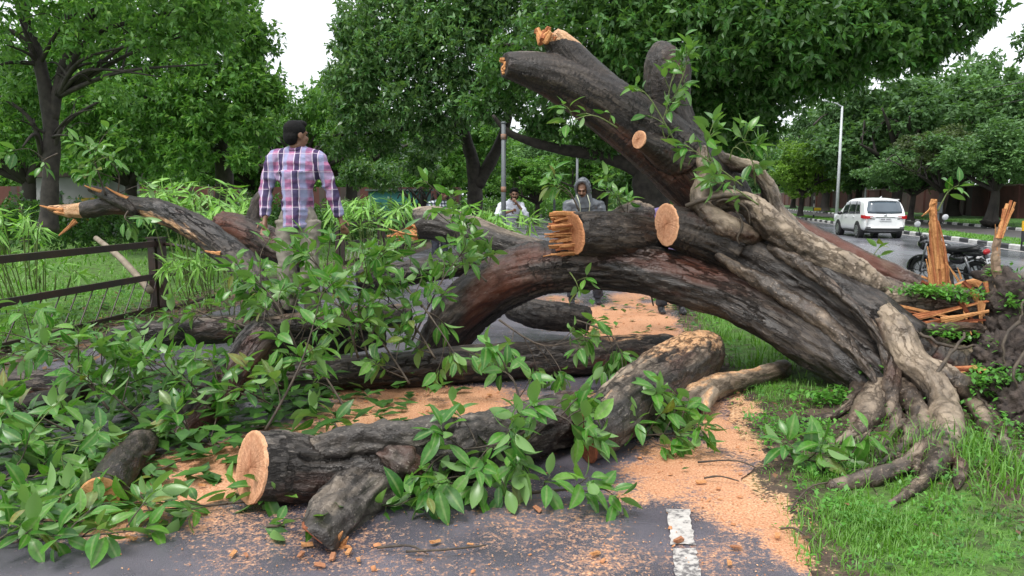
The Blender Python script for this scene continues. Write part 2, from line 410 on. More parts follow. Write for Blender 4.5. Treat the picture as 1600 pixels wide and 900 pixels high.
def shard(parent, a, b, w, t, mat, name='splinter', seed=0, n=6, world=True, taper=.25):
    """torn strip of wood between two points: ragged edges, thins to its end"""
    rr = random.Random(seed); a, b = Vector(a), Vector(b); d = (b - a); L = d.length; d.normalize()
    x = d.cross(Vector((rr.uniform(-1, 1), rr.uniform(-1, 1), rr.uniform(-.3, 1)))).normalized(); y = d.cross(x)
    V = []; F = []; bend = rr.uniform(-.04, .04) * L; FB = []; fcol = [rr.random() for _ in range(11)]
    for i in range(n + 1):
        q = i / n; k = (1 - q * (1 - taper)) * rr.uniform(.75, 1.1); c = a + d * L * q + y * bend * math.sin(q * PI)
        for j, (sx, sy) in enumerate(((-1, -.8), (-.6, -1.4), (-.2, -.9), (.2, -1.5), (.65, -1), (1, -.7), (1, .8), (.5, 1.3), (.1, .8), (-.4, 1.4), (-1, .8))):
            V.append(c + x * (sx * w / 2 * k) + y * (sy * t / 2 * k)); FB.append(fcol[j])
    for i in range(n):
        for j in range(11): F.append((i * 11 + j, i * 11 + (j + 1) % 11, (i + 1) * 11 + (j + 1) % 11, (i + 1) * 11 + j))
    F.append(tuple(range(11))[::-1]); F.append(tuple(n * 11 + j for j in range(11)))
    me = mesh_np(name, V, F, mat, False); setattr_f(me, 'fib', FB); return link(name, me, parent, world)

# ================================================================ SETTING
RD = Vector((.17, 1, 0)).normalized(); RN = Vector((1, -.17, 0)).normalized(); RO = Vector((8.0, 16.6, 0))
def road(s, t, z=0.0): return RO + RD * s + RN * t + Vector((0, 0, z))
def road_t(x, y): return (x - RO.x) * RN.x + (y - RO.y) * RN.y
def fence_x(y): return np.interp(y, [0, 4, 7.8, 10.5, 20.8, 75, 115, 300], [-5.6, -5.3, -5.0, -4.68, -3.4, 0, 4, 24])
def path_l(y): return fence_x(y) + .75
def path_r(y): return np.interp(y, [-20, 3.3, 10.3, 40, 115, 300], [-1.8, 1.2, 2.15, 4.6, 10.5, 30])
def sst(a, b, x):
    t = np.clip((x - a) / (b - a), 0, 1); return t * t * (3 - 2 * t)
def ground_h(x, y):
    x = np.asarray(x, float); y = np.asarray(y, float)
    t = road_t(x, y); z = -.36 * sst(-1.6, -.15, t)
    right = sst(.05, .8, x - path_r(y))
    mound = .30 * np.exp(-((x - 4.1) / .9) ** 2 - ((y - 6.0) / .9) ** 2) + .07 * np.exp(-((x - 2.5) / .5) ** 2 - ((y - 4.2) / .5) ** 2)
    pts = np.stack([x, y, 0 * x], -1).reshape(-1, 3)
    bump = (vnoise(pts * 1.1, 3) * .035 + vnoise(pts * 4.3, 4) * .014).reshape(x.shape)
    z = z + right * (mound + (bump + .02) * (1 - sst(-1.5, -.6, t)))
    left = sst(.2, 1.2, path_l(y) - x)
    z = z + left * (bump * 1.2 + .01)
    inside = (x > path_l(y) - .15) & (x < path_r(y) + .05)
    return np.where(inside, np.minimum(z, -.012), z)

def axis(parts):
    a = []
    for lo, hi, st in parts: a += list(np.arange(lo, hi, st))
    return np.array(a)
gx = axis([(-700, -100, 60), (-100, -20, 5), (-20, -8, 1), (-8, 8, .1), (8, 24, .4), (24, 60, 3), (60, 100, 10), (100, 701, 60)])
gy = axis([(-80, -10, 10), (-10, 1.5, 1), (1.5, 13, .1), (13, 30, .4), (30, 100, 4), (100, 900, 80)])
X, Y = np.meshgrid(gx, gy); Z = ground_h(X, Y)
def grid_faces(nx, ny):
    i = np.arange(nx - 1)[None, :] + nx * np.arange(ny - 1)[:, None]; i = i.ravel()
    return np.stack([i, i + 1, i + 1 + nx, i + nx], -1)
s = NT('soil_and_lawn')
n1 = s.noise(.9, 4); n2 = s.noise(9, 6); n3 = s.noise(60, 4)
m = s.mix(.4, (n2, 0), (n3, 0)); soil = s.ramp(m, 0, [(.35, (.035, .025, .019)), (.55, (.10, .07, .05)), (.72, (.19, .135, .095))])
gr = s.ramp(m, 0, [(.35, (.05, .12, .018)), (.65, (.11, .23, .04))])
ag = s.attr('green'); gf = s.math('ADD', (ag, 'Fac'), None); s.l(n2, 0, gf, 1); gf2 = s.ramp(gf, 0, [(.72, 0.0), (1.0, 1.0)])
c = s.mix((gf2, 0), (soil, 0), (gr, 0)); ad = s.attr('dust'); da = s.math('MULTIPLY_ADD', (m, 0), 1.4); s.l(ad, 'Fac', da, 2); db = s.ramp(da, 0, [(.88, 0.0), (1.0, 1.0)]); dcol = s.ramp(n3, 0, [(.35, (.40, .18, .08)), (.65, (.70, .45, .26))]); c = s.mix((db, 0), (c, 0), (dcol, 0)); s.l(c, 0, s.p, 'Base Color'); s.set(Roughness=.8, Specular_IOR_Level=.3); s.bump(m, 0, .9, .05)
me = mesh_np('ground', np.stack([X, Y, Z], -1).reshape(-1, 3), grid_faces(len(gx), len(gy)), s.m)
def soil_spot(x, y):                # bare earth: fence line, root pit, right-hand heap
    a = np.exp(-((x - 2.2) / .6) ** 2 - ((y - 5.3) / .55) ** 2) + 1.3 * np.exp(-((x - 2.75) / .34) ** 2 - ((y - 3.9) / .7) ** 2) + np.exp(-((x - 3.4) / .7) ** 2 - ((y - 5.3) / .8) ** 2) + .8 * np.exp(-((x - 1.9) / .35) ** 2 - ((y - 4.75) / .25) ** 2)
    a = a + .8 * np.exp(-((x - path_r(y) - .12) / .16) ** 2)
    b = np.exp(-((path_l(y) - x - .5) / .7) ** 2)
    return np.clip(a + b, 0, 1)
GROUND_ME = me
setattr_f(me, 'green', (.48 * (1 - soil_spot(X, Y))).ravel())
tag(link('ground', me), kind='structure')

# sawdust spread over the cycle path: centres and half widths on the ground
def gell(px, py, rx, ry, k):
    c = G(px, py); e = G(px + rx, py); f = G(px, py - ry); return (c.x, c.y, abs(e.x - c.x), abs(f.y - c.y), k)
DUST = [gell(690, 640, 180, 40, .9), gell(620, 612, 130, 20, .6), gell(1070, 735, 110, 50, .9), gell(1150, 790, 100, 40, .85), gell(1130, 665, 45, 50, .7), gell(985, 765, 60, 26, .5), gell(290, 750, 150, 50, .72), gell(400, 705, 90, 30, .8),
        gell(975, 505, 90, 30, .95), gell(1000, 470, 50, 16, .6), gell(900, 640, 70, 34, .5), gell(1230, 850, 40, 50, .55), gell(560, 680, 190, 36, .62), gell(180, 760, 90, 50, .55), gell(240, 805, 130, 40, .55), gell(850, 472, 70, 12, .45),
        gell(760, 850, 330, 70, .22), gell(430, 830, 180, 70, .20), gell(1130, 630, 60, 26, .7), gell(1130, 870, 90, 50, .22), gell(600, 870, 200, 40, .22), gell(880, 800, 160, 60, .14)]
def dust_at(x, y):
    r = np.zeros_like(x)
    for cx, cy, ax, ay, k in DUST: r = np.maximum(r, k * (1 - sst(.5, 1.35, np.sqrt(((x - cx) / ax) ** 2 + ((y - cy) / ay) ** 2))))
    return r * .66
py_ = axis([(-12, 1.5, 1.5), (1.5, 11.5, .05), (11.5, 30, .5), (30, 300, 8)]); pt = np.linspace(0, 1, 130)
setattr_f(GROUND_ME, 'dust', (dust_at(X, Y) * .72 * ((X - path_r(Y)) < .5) * (Y > 2)).ravel())
T, Y2 = np.meshgrid(pt, py_); wob = vnoise(np.stack([0 * py_, py_ * 2.2, 0 * py_], -1), 8) * .10 + vnoise(np.stack([0 * py_, py_ * 8, 0 * py_], -1), 9) * .04
XL = path_l(Y2); XR = path_r(Y2) + wob[:, None]; X2 = XL + T * (XR - XL)
s = NT('wet_asphalt_with_sawdust')
n2 = s.noise(1.3, 4); n3 = s.noise(85, 3); n4 = s.noise(300, 2); nb = s.noise(28, 5, rough=.7)
agg = s.ramp(n4, 0, [(.36, (.045, .042, .052)), (.52, (.115, .108, .13)), (.70, (.30, .28, .30))])  # asphalt tones raised and tinted to carry sky reflection on the wet surface
dk = s.ramp(n2, 0, [(.35, (.55, .55, .6)), (.65, (1.15, 1.12, 1.15))]); asp = s.mix(1, (agg, 0), (dk, 0), 'MULTIPLY')
ad = s.attr('dust'); f = s.math('MULTIPLY_ADD', (nb, 0), 1.0); s.l(ad, 'Fac', f, 2); f2 = s.math('MULTIPLY_ADD', (n3, 0), .55); s.l(f, 0, f2, 2)
df = s.ramp(f2, 0, [(1.02, 0.0), (1.17, 1.0)])
df.color_ramp.elements[0].position = .0
f3 = s.math('SUBTRACT', (f2, 0), .62); df = s.ramp(f3, 0, [(.34, 0.0), (.56, 1.0)])
dc = s.ramp(n3, 0, [(.3, (.34, .14, .07)), (.5, (.54, .27, .14)), (.68, (.68, .42, .26))])
dc2 = s.mix((s.ramp(n2, 0, [(.4, 0.0), (.7, .55)]), 0), (dc, 0), (.38, .16, .075))
c = s.mix((df, 0), (asp, 0), (dc2, 0)); s.l(c, 0, s.p, 'Base Color')
rg = s.ramp(n2, 0, [(.38, .16), (.62, .42)]); rg2 = s.mix((df, 0), (rg, 0), (.9, .9, .9)); s.l(rg2, 0, s.p, 'Roughness')
hb = s.mix((df, 0), (n4, 0), (n3, 0)); s.bump(hb, 0, .55, .012); s.set(Specular_IOR_Level=.5)
me = mesh_np('cycle_path', np.stack([X2, Y2, 0 * X2], -1).reshape(-1, 3), grid_faces(len(pt), len(py_)), s.m)
dv = dust_at(X2, Y2); pv_ = np.stack([X2, Y2, 0 * X2], -1).reshape(-1, 3)
setattr_f(me, 'dust', (dv.ravel() * (1 + .45 * fbm(pv_ * 3.1, 23, 3)) + .09 * fbm(pv_ * 2.5, 21, 3)) * (Y2.ravel() < 16) * (Y2.ravel() > 2))
tag(link('cycle_path', me), kind='structure')
PATHMAT = s.m

# worn white marking blocks along the path
s = NT('worn_white_road_paint'); a = s.noise(30, 6, rough=.7); b = s.noise(5, 3); mm = s.mix(.4, (a, 0), (b, 0))
r = s.ramp(mm, 0, [(.43, (.12, .11, .11)), (.50, (.44, .41, .38)), (.72, (.62, .59, .55))]); s.l(r, 0, s.p, 'Base Color'); s.set(Roughness=.6); s.bump(a, 0, .3, .005)
PAINT = s.m
def paint_quad(c4, seed=0, z=.006, n=14):
    """strip between two edges with a ragged outline"""
    rr = random.Random(seed); a0, b0, b1, a1 = [Vector((p.x, p.y, z)) for p in c4]; V = []; F = []
    for i in range(n + 1):
        q = i / n; j = .012
        l = a0.lerp(a1, q); r_ = b0.lerp(b1, q); w = (r_ - l)
        V += [l + w * rr.uniform(-.06, .05), l + w * .5 + Vector((0, rr.uniform(-j, j), 0)) * (i in (0, n)), r_ + w * rr.uniform(-.05, .06)]
    for i in range(n):
        for k in (0, 1): F.append((i * 3 + k, i * 3 + k + 1, i * 3 + k + 4, i * 3 + k + 3))
    return V, F
for k, q in enumerate([[(1056, 912), (1097, 912), (1087, 858), (1050, 858)], [(1049, 853), (1086, 853), (1077, 797), (1042, 797)],]):
    V, F = paint_quad([G(*p) for p in q], k)
    tag(link('lane_marking', mesh_np('lane_marking', V, F, PAINT, False)), kind='structure')

# main road, median, service lane, far verge -- strips in road coordinates
def strip(name, t0, t1, z, mat, s0=-60, s1=330, ds=2.0, dt=.6, z1=None, wav=0):
    S = np.arange(s0, s1, ds); Tt = np.linspace(t0, t1, max(2, int((t1 - t0) / dt) + 1)); SS, TT = np.meshgrid(S, Tt)
    B = np.array(RO)[None, None] + SS[..., None] * np.array(RD) + TT[..., None] * np.array(RN); B[..., 2] = z
    if z1 is not None: B[..., 2] = z + (z1 - z) * (TT - t0) / (t1 - t0)
    if wav: B[..., 2] += wav * vnoise(B.reshape(-1, 3) * .9, 5).reshape(SS.shape)
    return tag(link(name, mesh_np(name, B.reshape(-1, 3), grid_faces(len(S), len(Tt))[:, ::-1] if False else grid_faces(len(S), len(Tt)), mat)), kind='structure')
s = NT('wet_road_asphalt'); n2 = s.noise(.25, 4, stretch=(1, .35, 1)); n4 = s.noise(60, 3)
a = s.ramp(n4, 0, [(.3, (.085, .087, .10)), (.7, (.165, .168, .188))]); d = s.ramp(n2, 0, [(.35, (.7, .7, .72)), (.65, (1.15, 1.15, 1.15))]); c = s.mix(1, (a, 0), (d, 0), 'MULTIPLY'); s.l(c, 0, s.p, 'Base Color')
r = s.ramp(n2, 0, [(.4, .14), (.62, .32)]); s.l(r, 0, s.p, 'Roughness'); s.bump(n4, 0, .25, .006)
ROADMAT = s.m
strip('road', -.25, 7.6, -.30, ROADMAT)
strip('road_marking', 7.22, 7.36, -.295, PAINT, dt=.07)
VERGEMAT = simple('verge_grass', (.07, .18, .03), (.035, .085, .02), 3, .8, .6, bscale=30)
DIRT = simple('damp_verge_soil', (.11, .085, .065), (.05, .038, .03), 2, .75, .5, bscale=30)
strip('median_ground', 7.78, 10.0, -.17, VERGEMAT, ds=.7, wav=.03)
strip('service_lane', 10.0, 14.5, -.25, simple('service_lane_asphalt', (.10, .09, .09), (.06, .055, .055), 1, .5, .2, bscale=40))
strip('far_verge_ground', 14.68, 21.5, -.14, VERGEMAT, ds=.9, z1=.05, wav=.05)
kw = simple('white_kerb_paint', (.62, .62, .60), (.38, .37, .35), 6, .6, .2); kb = simple('black_kerb_paint', (.035, .035, .04), (.02, .02, .022), 6, .5, .2)
def kerb(t, s0, s1, L, z, h=.15, w=.17):
    root = bpy.data.objects.new('kerb', None); C.objects.link(root); root['kind'] = 'structure'; root.location = road(s0, t, z)
    ang = math.atan2(RD.y, RD.x); mes = []
    for m_ in (kw, kb):
        mb = MB(); a, b = L * .492, w / 2
        prof = [(-b, 0), (b, 0), (b, h), (-b + .035, h), (-b, h - .035)]
        V = [(x, y, zz) for x in (-a, a) for y, zz in prof]
        mb.add(V, [(0, 1, 2, 3, 4)[::-1], (5, 6, 7, 8, 9)] + [(i, (i + 1) % 5, 5 + (i + 1) % 5, 5 + i) for i in range(5)])
        mes.append(mesh_np('kerbstone', mb.v, mb.f, m_, False))
    i = 0; sx = s0
    while sx < s1:
        o = bpy.data.objects.new('kerbstone', mes[i % 2]); C.objects.link(o); o.parent = root
        o.location = road(sx, t, z + random.uniform(-.008, .008)) - root.location; o.rotation_euler = (0, random.uniform(-.01, .01), ang + PI + random.uniform(-.015, .015)); sx += L; i += 1
kerb(7.69, 0, 120, .92, -.31, .17); kerb(14.59, 18, 120, .92, -.27, .17)

# ---------------------------------------------------------------- boundary wall beyond the road
brick = NT('red_brick_wall'); bt = brick.n('TexBrick'); bt.inputs['Color1'].default_value = (.105, .036, .028, 1); bt.inputs['Color2'].default_value = (.07, .026, .022, 1); bt.inputs['Mortar'].default_value = (.07, .05, .045, 1)  # brick tones darkened to carry the shade of the trees
bt.inputs['Scale'].default_value = 4; brick.l(brick.tc, 'Generated', bt, 'Vector'); nn = brick.noise(.6, 4); nr = brick.ramp(nn, 0, [(.35, .6), (.65, 1.15)])
bm_ = brick.mix(1, (bt, 0), (nr, 0), 'MULTIPLY'); brick.l(bm_, 0, brick.p, 'Base Color'); brick.set(Roughness=.85)
w = MB(); a, b = road(-25, 21.2), road(230, 21.2); w.bar(a + Vector((0, 0, 1.1)), b + Vector((0, 0, 1.1)), .3, 2.5)
wall = w.build('brick_wall', brick.m); tag(wall, 'long dark red brick boundary wall behind the trees across the road', 'wall')
w = MB(); w.bar(a + Vector((0, 0, 2.42)), b + Vector((0, 0, 2.42)), .42, .12); w.build('coping', simple('wall_coping', (.17, .12, .10), None, 2, .8), wall)
w = MB()
for k in range(0, 52): q = road(-25 + k * 5, 21.0); w.box(q + Vector((0, 0, 1.12)), (.45, .2, 2.56), Matrix.Rotation(math.atan2(RD.y, RD.x), 3, 'Z'))
w.build('pier', brick.m, wall)

# ---------------------------------------------------------------- park buildings glimpsed under the trees on the far side of the park
w = MB(); w.bar((-34, 41, .95), (-3, 47, .95), .3, 2.3); o = w.build('park_wall', brick.m); tag(o, 'low red brick park wall half hidden by dark tree trunks', 'wall')
hut = thing('park_hut', (-17.5, 33, 0), 'pale park hut with a yellow board behind the slim dark trunk', 'hut')
w = MB(); w.box((-17.6, 33, 1.15), (3.4, 2.6, 2.3)); w.build('wall', simple('pale_hut_plaster', (.42, .42, .42), (.3, .3, .3), 1, .8), hut)
w = MB(); w.box((-17.6, 33, 2.42), (3.9, 3.1, .22)); w.build('roof', simple('hut_roof', (.10, .07, .06), None, 3, .7), hut)
w = MB(); w.box((-16.6, 31.62, 1.05), (1.0, .06, .9)); w.build('board', simple('yellow_board', (.62, .42, .03), (.5, .33, .02), 2, .5), hut)
w = MB(); w.box((-18.2, 31.66, .9), (.8, .06, 1.7)); w.build('door', simple('hut_door', (.10, .11, .13), None, 2, .6), hut)
tl = thing('teal_shed', (-6.2, 45, 0), 'small teal sheet metal shed seen between park trees', 'shed')
w = MB(); w.box((-6.2, 44.6, .9), (3.2, 2, 1.9)); w.build('wall', simple('teal_sheet', (.03, .16, .16), (.02, .10, .11), 2, .5), tl)
w = MB(); w.box((-6.2, 44.6, 1.92), (3.5, 2.3, .1)); w.build('roof', simple('shed_roof', (.08, .10, .10), None, 2, .6), tl)

# ================================================================ TREES
def leaf_cloud(name, clumps, n_twig, L, W, mat, seed, per=8, lo=.35, hang=.15, sx=1.0):
    """foliage as leaf-sized folded faces: whorls of leaves on twig ends through each clump's volume"""
    r = np.random.default_rng(seed); c = np.array([q[:3] for q in clumps]); R = np.array([q[3:6] if len(q) > 4 else (q[3],) * 3 for q in clumps], float)
    w = (R ** 2).mean(1); idx = r.choice(len(c), n_twig, p=w / w.sum())
    u = r.normal(size=(n_twig, 3)); u /= np.linalg.norm(u, axis=1)[:, None]
    rho = lo + (1 - lo) * r.random(n_twig) ** .6
    wob = 1 + .22 * vnoise(u * 2.6 + idx[:, None] * 3.1, seed)
    pos = c[idx] + R[idx] * u * (rho * wob)[:, None]
    td = u * .8 + r.normal(size=(n_twig, 3)) * .45 + np.array([0, 0, .1]); td /= np.linalg.norm(td, axis=1)[:, None]
    n = n_twig * per; pos = np.repeat(pos, per, 0); tdr = np.repeat(td, per, 0)
    a = tdr * .45 + r.normal(size=(n, 3)) * .62 + np.array([0, 0, -hang]); a /= np.linalg.norm(a, axis=1)[:, None]
    pos = pos - tdr * (r.random(n) * L * .9)[:, None]
    up = np.array([0, 0, 1.0]) + r.normal(size=(n, 3)) * .55; b = np.cross(a, up); b /= (np.linalg.norm(b, axis=1) + 1e-9)[:, None]; nn = np.cross(b, a)
    nn *= np.sign(nn[:, 2:3]) + (nn[:, 2:3] == 0)
    ll = (L * (.7 + .6 * r.random(n)))[:, None]; ww = W / 2 * ll / L
    p0 = pos; pl = pos + a * ll * .45 + b * ww + nn * ll * .06; pr = pos + a * ll * .45 - b * ww + nn * ll * .06; p1 = pos + a * ll - nn * ll * .10
    V = np.stack([p0, pr, p1, pl], 1).reshape(-1, 3); F = np.arange(4 * n).reshape(n, 4)
    fl = np.cross(V[F[:, 1]] - V[F[:, 0]], V[F[:, 3]] - V[F[:, 0]])[:, 2] < 0; F[fl] = F[fl][:, ::-1]
    return mesh_np(name, V, F, mat, False)
def billow(c, R, n, r, seed, flat=.0):
    rr = np.random.default_rng(seed); out = []
    for i in range(n):
        u = rr.normal(size=3); u /= np.linalg.norm(u)
        if u[2] < -.3: u[2] *= .85
        k = .45 + .5 * rr.random()
        out.append((c[0] + R[0] * u[0] * k, c[1] + R[1] * u[1] * k, c[2] + R[2] * u[2] * k, r * rr.uniform(.65, 1.3), r * rr.uniform(.65, 1.3), r * rr.uniform(.5, .95)))
    return out
def limbs_mb(mb, fork, r0, ends, rr, seg=7, sag=.1, sub=2):
    for e in ends:
        e = Vector(e); mid = Vector(fork).lerp(e, .5) + Vector((rr.uniform(-.25, .25), rr.uniform(-.25, .25), rr.uniform(0, .3))) * (e - Vector(fork)).length * .4
        sp = spline([(Vector(fork), r0 * .62), (mid, r0 * .36), (e, r0 * .12)], 5); mb.tube([p for p, _ in sp], [q for _, q in sp], seg)
        for k in range(sub):
            i = rr.randrange(3, len(sp) - 1); q = sp[i][0]; e2 = q + Vector((rr.uniform(-1, 1), rr.uniform(-1, 1), rr.uniform(-.2, .8))) * (e - Vector(fork)).length * .35
            sp2 = spline([(q, sp[i][1] * .7), (q.lerp(e2, .5) + Vector((0, 0, .1)), sp[i][1] * .45), (e2, .008)], 4); mb.tube([p for p, _ in sp2], [z for _, z in sp2], 5)
def near_tree(label, group, stems, limb_sets, clumps, n_twig, L, W, mat, seed, per=8, lo=.35, bark='treebark', hang=.15, name='tree'):
    """stems: list of splines [(x,y,z,r)]; limb_sets: [(fork, r0, [ends])]"""
    base = stems[0][0]; root = thing(name, (base[0], base[1], 0), label, 'tree', group); rr = random.Random(seed); mb = MB()
    for st in stems:
        sp = spline([(Vector(p[:3]), p[3]) for p in st], 5)
        mb.tube([p for p, _ in sp], [q * (1 + .06 * math.sin(i * 1.7)) for i, (_, q) in enumerate(sp)], 10)
    for f, r0, ends in limb_sets: limbs_mb(mb, f, r0, ends, rr)
    mb.build('trunk', MAT[bark], root, smooth=True)
    link('crown', leaf_cloud('crown', clumps, n_twig, L, W, MAT[mat], seed, per, lo, hang), root)
    return root

def at(px, py, d): return tuple(P(px, py, d))
def cl(px, py, d, rpx, k=1.0, kz=.8):                # clump by where it stands
    r = rpx * d / FPX; p = P(px, py, d); return (p.x, p.y, p.z, r, r * k, r * kz)

# slim dark tree by the fence
st1 = [(*at(75, 362, 13), .16), (*at(78, 300, 13), .13), (*at(80, 200, 13), .125), (*at(62, 100, 13), .10), (*at(30, 0, 13), .08), (*at(10, -120, 13), .05)]
near_tree('slim dark forked tree with open branches beyond the iron fence', None,
          [st1, [(*at(80, 190, 13), .10), (*at(105, 90, 13), .075), (*at(170, -20, 12.6), .05), (*at(220, -120, 12.4), .03)], [(*at(90, 150, 13), .06), (*at(140, 60, 12.8), .045), (*at(260, 20, 12.3), .02)],
           [(*at(72, 260, 13), .05), (*at(50, 190, 12.8), .035), (*at(0, 150, 12.6), .02)], [(*at(82, 240, 13), .045), (*at(105, 190, 12.8), .03), (*at(190, 140, 12.4), .012)],
           [(*at(60, 90, 13), .06), (*at(20, 50, 12.9), .04), (*at(-60, 30, 12.7), .02)], [(*at(95, 110, 13), .05), (*at(110, 30, 13), .04), (*at(105, -60, 13), .025)], [(*at(65, 250, 13), .03), (*at(55, 210, 12.6), .03), (*at(35, 230, 12.4), .012)]],
          [(at(40, 20, 13), .1, [at(-60, -90, 13), at(120, -80, 12.5)]), (at(92, 150, 13), .075, [at(210, 70, 12.2), at(310, 50, 12), at(340, 100, 12), at(250, 120, 12.2), at(180, 95, 12.4), at(290, 10, 12)]), (at(62, 100, 13), .07, [at(10, 70, 12.5), at(-20, 110, 12.4), at(30, 30, 12.6), at(120, 20, 12.4)]), (at(80, 215, 13), .04, [at(150, 170, 12.4), at(25, 185, 12.4), at(130, 215, 12.4)])],
          [cl(30, -30, 12.6, 120), cl(190, -20, 12.2, 110), cl(310, -10, 12, 90), cl(330, 70, 12.1, 50), cl(250, 60, 12.2, 60), cl(130, 60, 12.4, 50), cl(-30, 70, 12.3, 60), cl(20, 140, 12.4, 28), cl(180, 150, 12.2, 36), cl(330, 20, 12, 60), cl(90, -130, 12.6, 150), cl(260, -120, 12, 120)],
          2300, .115, .045, 'crown_mid', 11, 8, .2)
# big mid-green tree left of the shirt man
near_tree('tall bushy mid-green tree with low spreading boughs behind the slim dark tree', None,
          [[(*at(350, 335, 20), .26), (*at(350, 260, 20), .2), (*at(335, 150, 20), .15), (*at(320, 40, 20), .1)], [(*at(345, 240, 20), .14), (*at(300, 190, 20), .1), (*at(220, 150, 20), .05)], [(*at(347, 210, 20), .12), (*at(390, 160, 20), .08), (*at(410, 110, 20), .04)]], [],
          [cl(330, 150, 19, 85), cl(400, 130, 19.4, 55), cl(240, 150, 19.4, 80), cl(150, 170, 20, 80), cl(340, 60, 19.6, 85), cl(395, 65, 20, 48), cl(240, 50, 20, 90), cl(140, 60, 20.5, 90), cl(290, 230, 19, 55), cl(220, 230, 19.5, 60), cl(390, 200, 19, 50), cl(140, 240, 20, 60), cl(420, 150, 19.3, 32), cl(340, 0, 20, 70), cl(250, -60, 20, 90), cl(60, 100, 21, 90), cl(20, 200, 21, 70), cl(380, 250, 18.6, 30)],
          8500, .15, .065, 'crown_mid', 12, 8, .3)
# centre tree with dark forked trunk
near_tree('leaning dark forked tree whose low boughs arch over the park lawn', None,
          [[(*at(742, 352, 22), .26), (*at(742, 300, 22), .21), (*at(738, 250, 22), .19), (*at(722, 215, 22), .14), (*at(690, 195, 21.5), .09), (*at(600, 205, 21), .07), (*at(520, 212, 20.5), .03)],
           [(*at(745, 290, 22), .19), (*at(768, 250, 22), .17), (*at(788, 205, 22), .14), (*at(800, 140, 21.5), .1), (*at(810, 40, 21), .06)],
           [(*at(738, 250, 22), .15), (*at(720, 180, 21.6), .11), (*at(700, 120, 21), .07), (*at(640, 80, 20.5), .05), (*at(590, 90, 20), .02)]],
          [(at(720, 200, 22), .14, [at(620, 150, 20), at(560, 120, 20), at(660, 60, 21)])],
          [cl(560, 120, 20, 55), cl(620, 90, 20, 75), cl(700, 70, 19.5, 85), cl(560, 175, 20, 45), cl(640, 160, 19.5, 55), cl(720, 150, 19.5, 60), cl(600, 30, 20.5, 75), cl(700, 0, 20, 90), cl(560, 60, 21, 50), cl(800, 40, 20, 90), cl(800, 130, 20, 60), cl(540, 225, 21, 36), cl(600, 220, 21, 34), cl(680, 210, 20, 40), cl(560, 270, 23, 30), cl(640, -60, 21, 80), cl(780, -60, 20, 100), cl(660, 250, 23, 34), cl(600, 275, 24, 30)],
          9500, .145, .06, 'crown_silver', 13, 8, .3)
# great spreading ficus over the centre and right
near_tree('great spreading ficus with a dark underside behind the fallen trunk', None,
          [[(*at(1025, 395, 17), .42), (*at(1025, 330, 17), .34), (*at(1010, 270, 17), .30), (*at(1040, 180, 17), .24), (*at(1100, 90, 16), .16), (*at(1180, 20, 15), .08)],
           [(*at(1012, 270, 17), .22), (*at(950, 245, 17), .15), (*at(870, 232, 16.5), .11), (*at(800, 210, 16), .07), (*at(770, 180, 15.8), .03)],
           [(*at(1015, 250, 17), .2), (*at(930, 160, 16.6), .13), (*at(860, 90, 16), .09), (*at(790, 70, 15.9), .05), (*at(760, 80, 16), .02)],
           [(*at(1030, 210, 17), .2), (*at(1130, 190, 16.4), .14), (*at(1230, 140, 15.5), .10), (*at(1340, 70, 14.6), .06), (*at(1440, 40, 14), .03)],
           [(*at(868, 100, 16), .05), (*at(855, 20, 15.8), .04), (*at(845, -50, 15.8), .03)]],
          [(at(1040, 180, 17), .2, [at(1200, 90, 14), at(1300, 60, 14), at(1100, 30, 14), at(960, 40, 14.5)])],
          [cl(1000, 60, 14, 100, 1), cl(1120, 40, 13.4, 110), cl(1240, 40, 13, 110), cl(1350, 40, 13, 90), cl(1440, 20, 13, 75), cl(1520, 0, 13, 60), cl(1300, 110, 13.5, 60), cl(1400, 85, 13.2, 48), cl(1210, 130, 14.2, 70), cl(1130, 150, 15, 80), cl(1050, 130, 15.5, 80), cl(1180, 200, 15.5, 48), cl(1110, 225, 15.8, 55), cl(960, 150, 15.5, 70), cl(900, 40, 15, 90), cl(880, 140, 15.5, 60), cl(800, 100, 16, 60), cl(850, 190, 16.5, 45), cl(930, 215, 17, 50),
           cl(1450, 92, 13, 30), cl(1495, 62, 13, 34), cl(1460, 70, 13, 34), cl(1540, 28, 13, 22), cl(1000, -60, 14.5, 130), cl(1180, -80, 14, 150), cl(1380, -80, 13.5, 130), cl(760, 165, 16.5, 45), cl(1050, 270, 17.5, 40), cl(980, 285, 18, 36), cl(1230, 70, 17, 130), cl(1080, 80, 18, 150), cl(1340, 20, 17, 130)],
          16000, .135, .058, 'crown_ficus', 14, 8, .25)
# branch of a tree standing out of frame at the right
near_tree('bough of a dark tree reaching in above the red wall', None,
          [[(12.2, 16.5, -.3, .25), (12.0, 16.5, 2.5, .2), (11.6, 16.4, 4.2, .12), tuple(P(1640, 40, 16)) + (.05,)]], [],
          [cl(1612, 62, 16, 32), cl(1650, 40, 16, 40), cl(1600, 85, 16, 14), cl(1700, 20, 16, 70), cl(1690, 80, 16, 40)], 500, .13, .055, 'crown_ficus', 15)

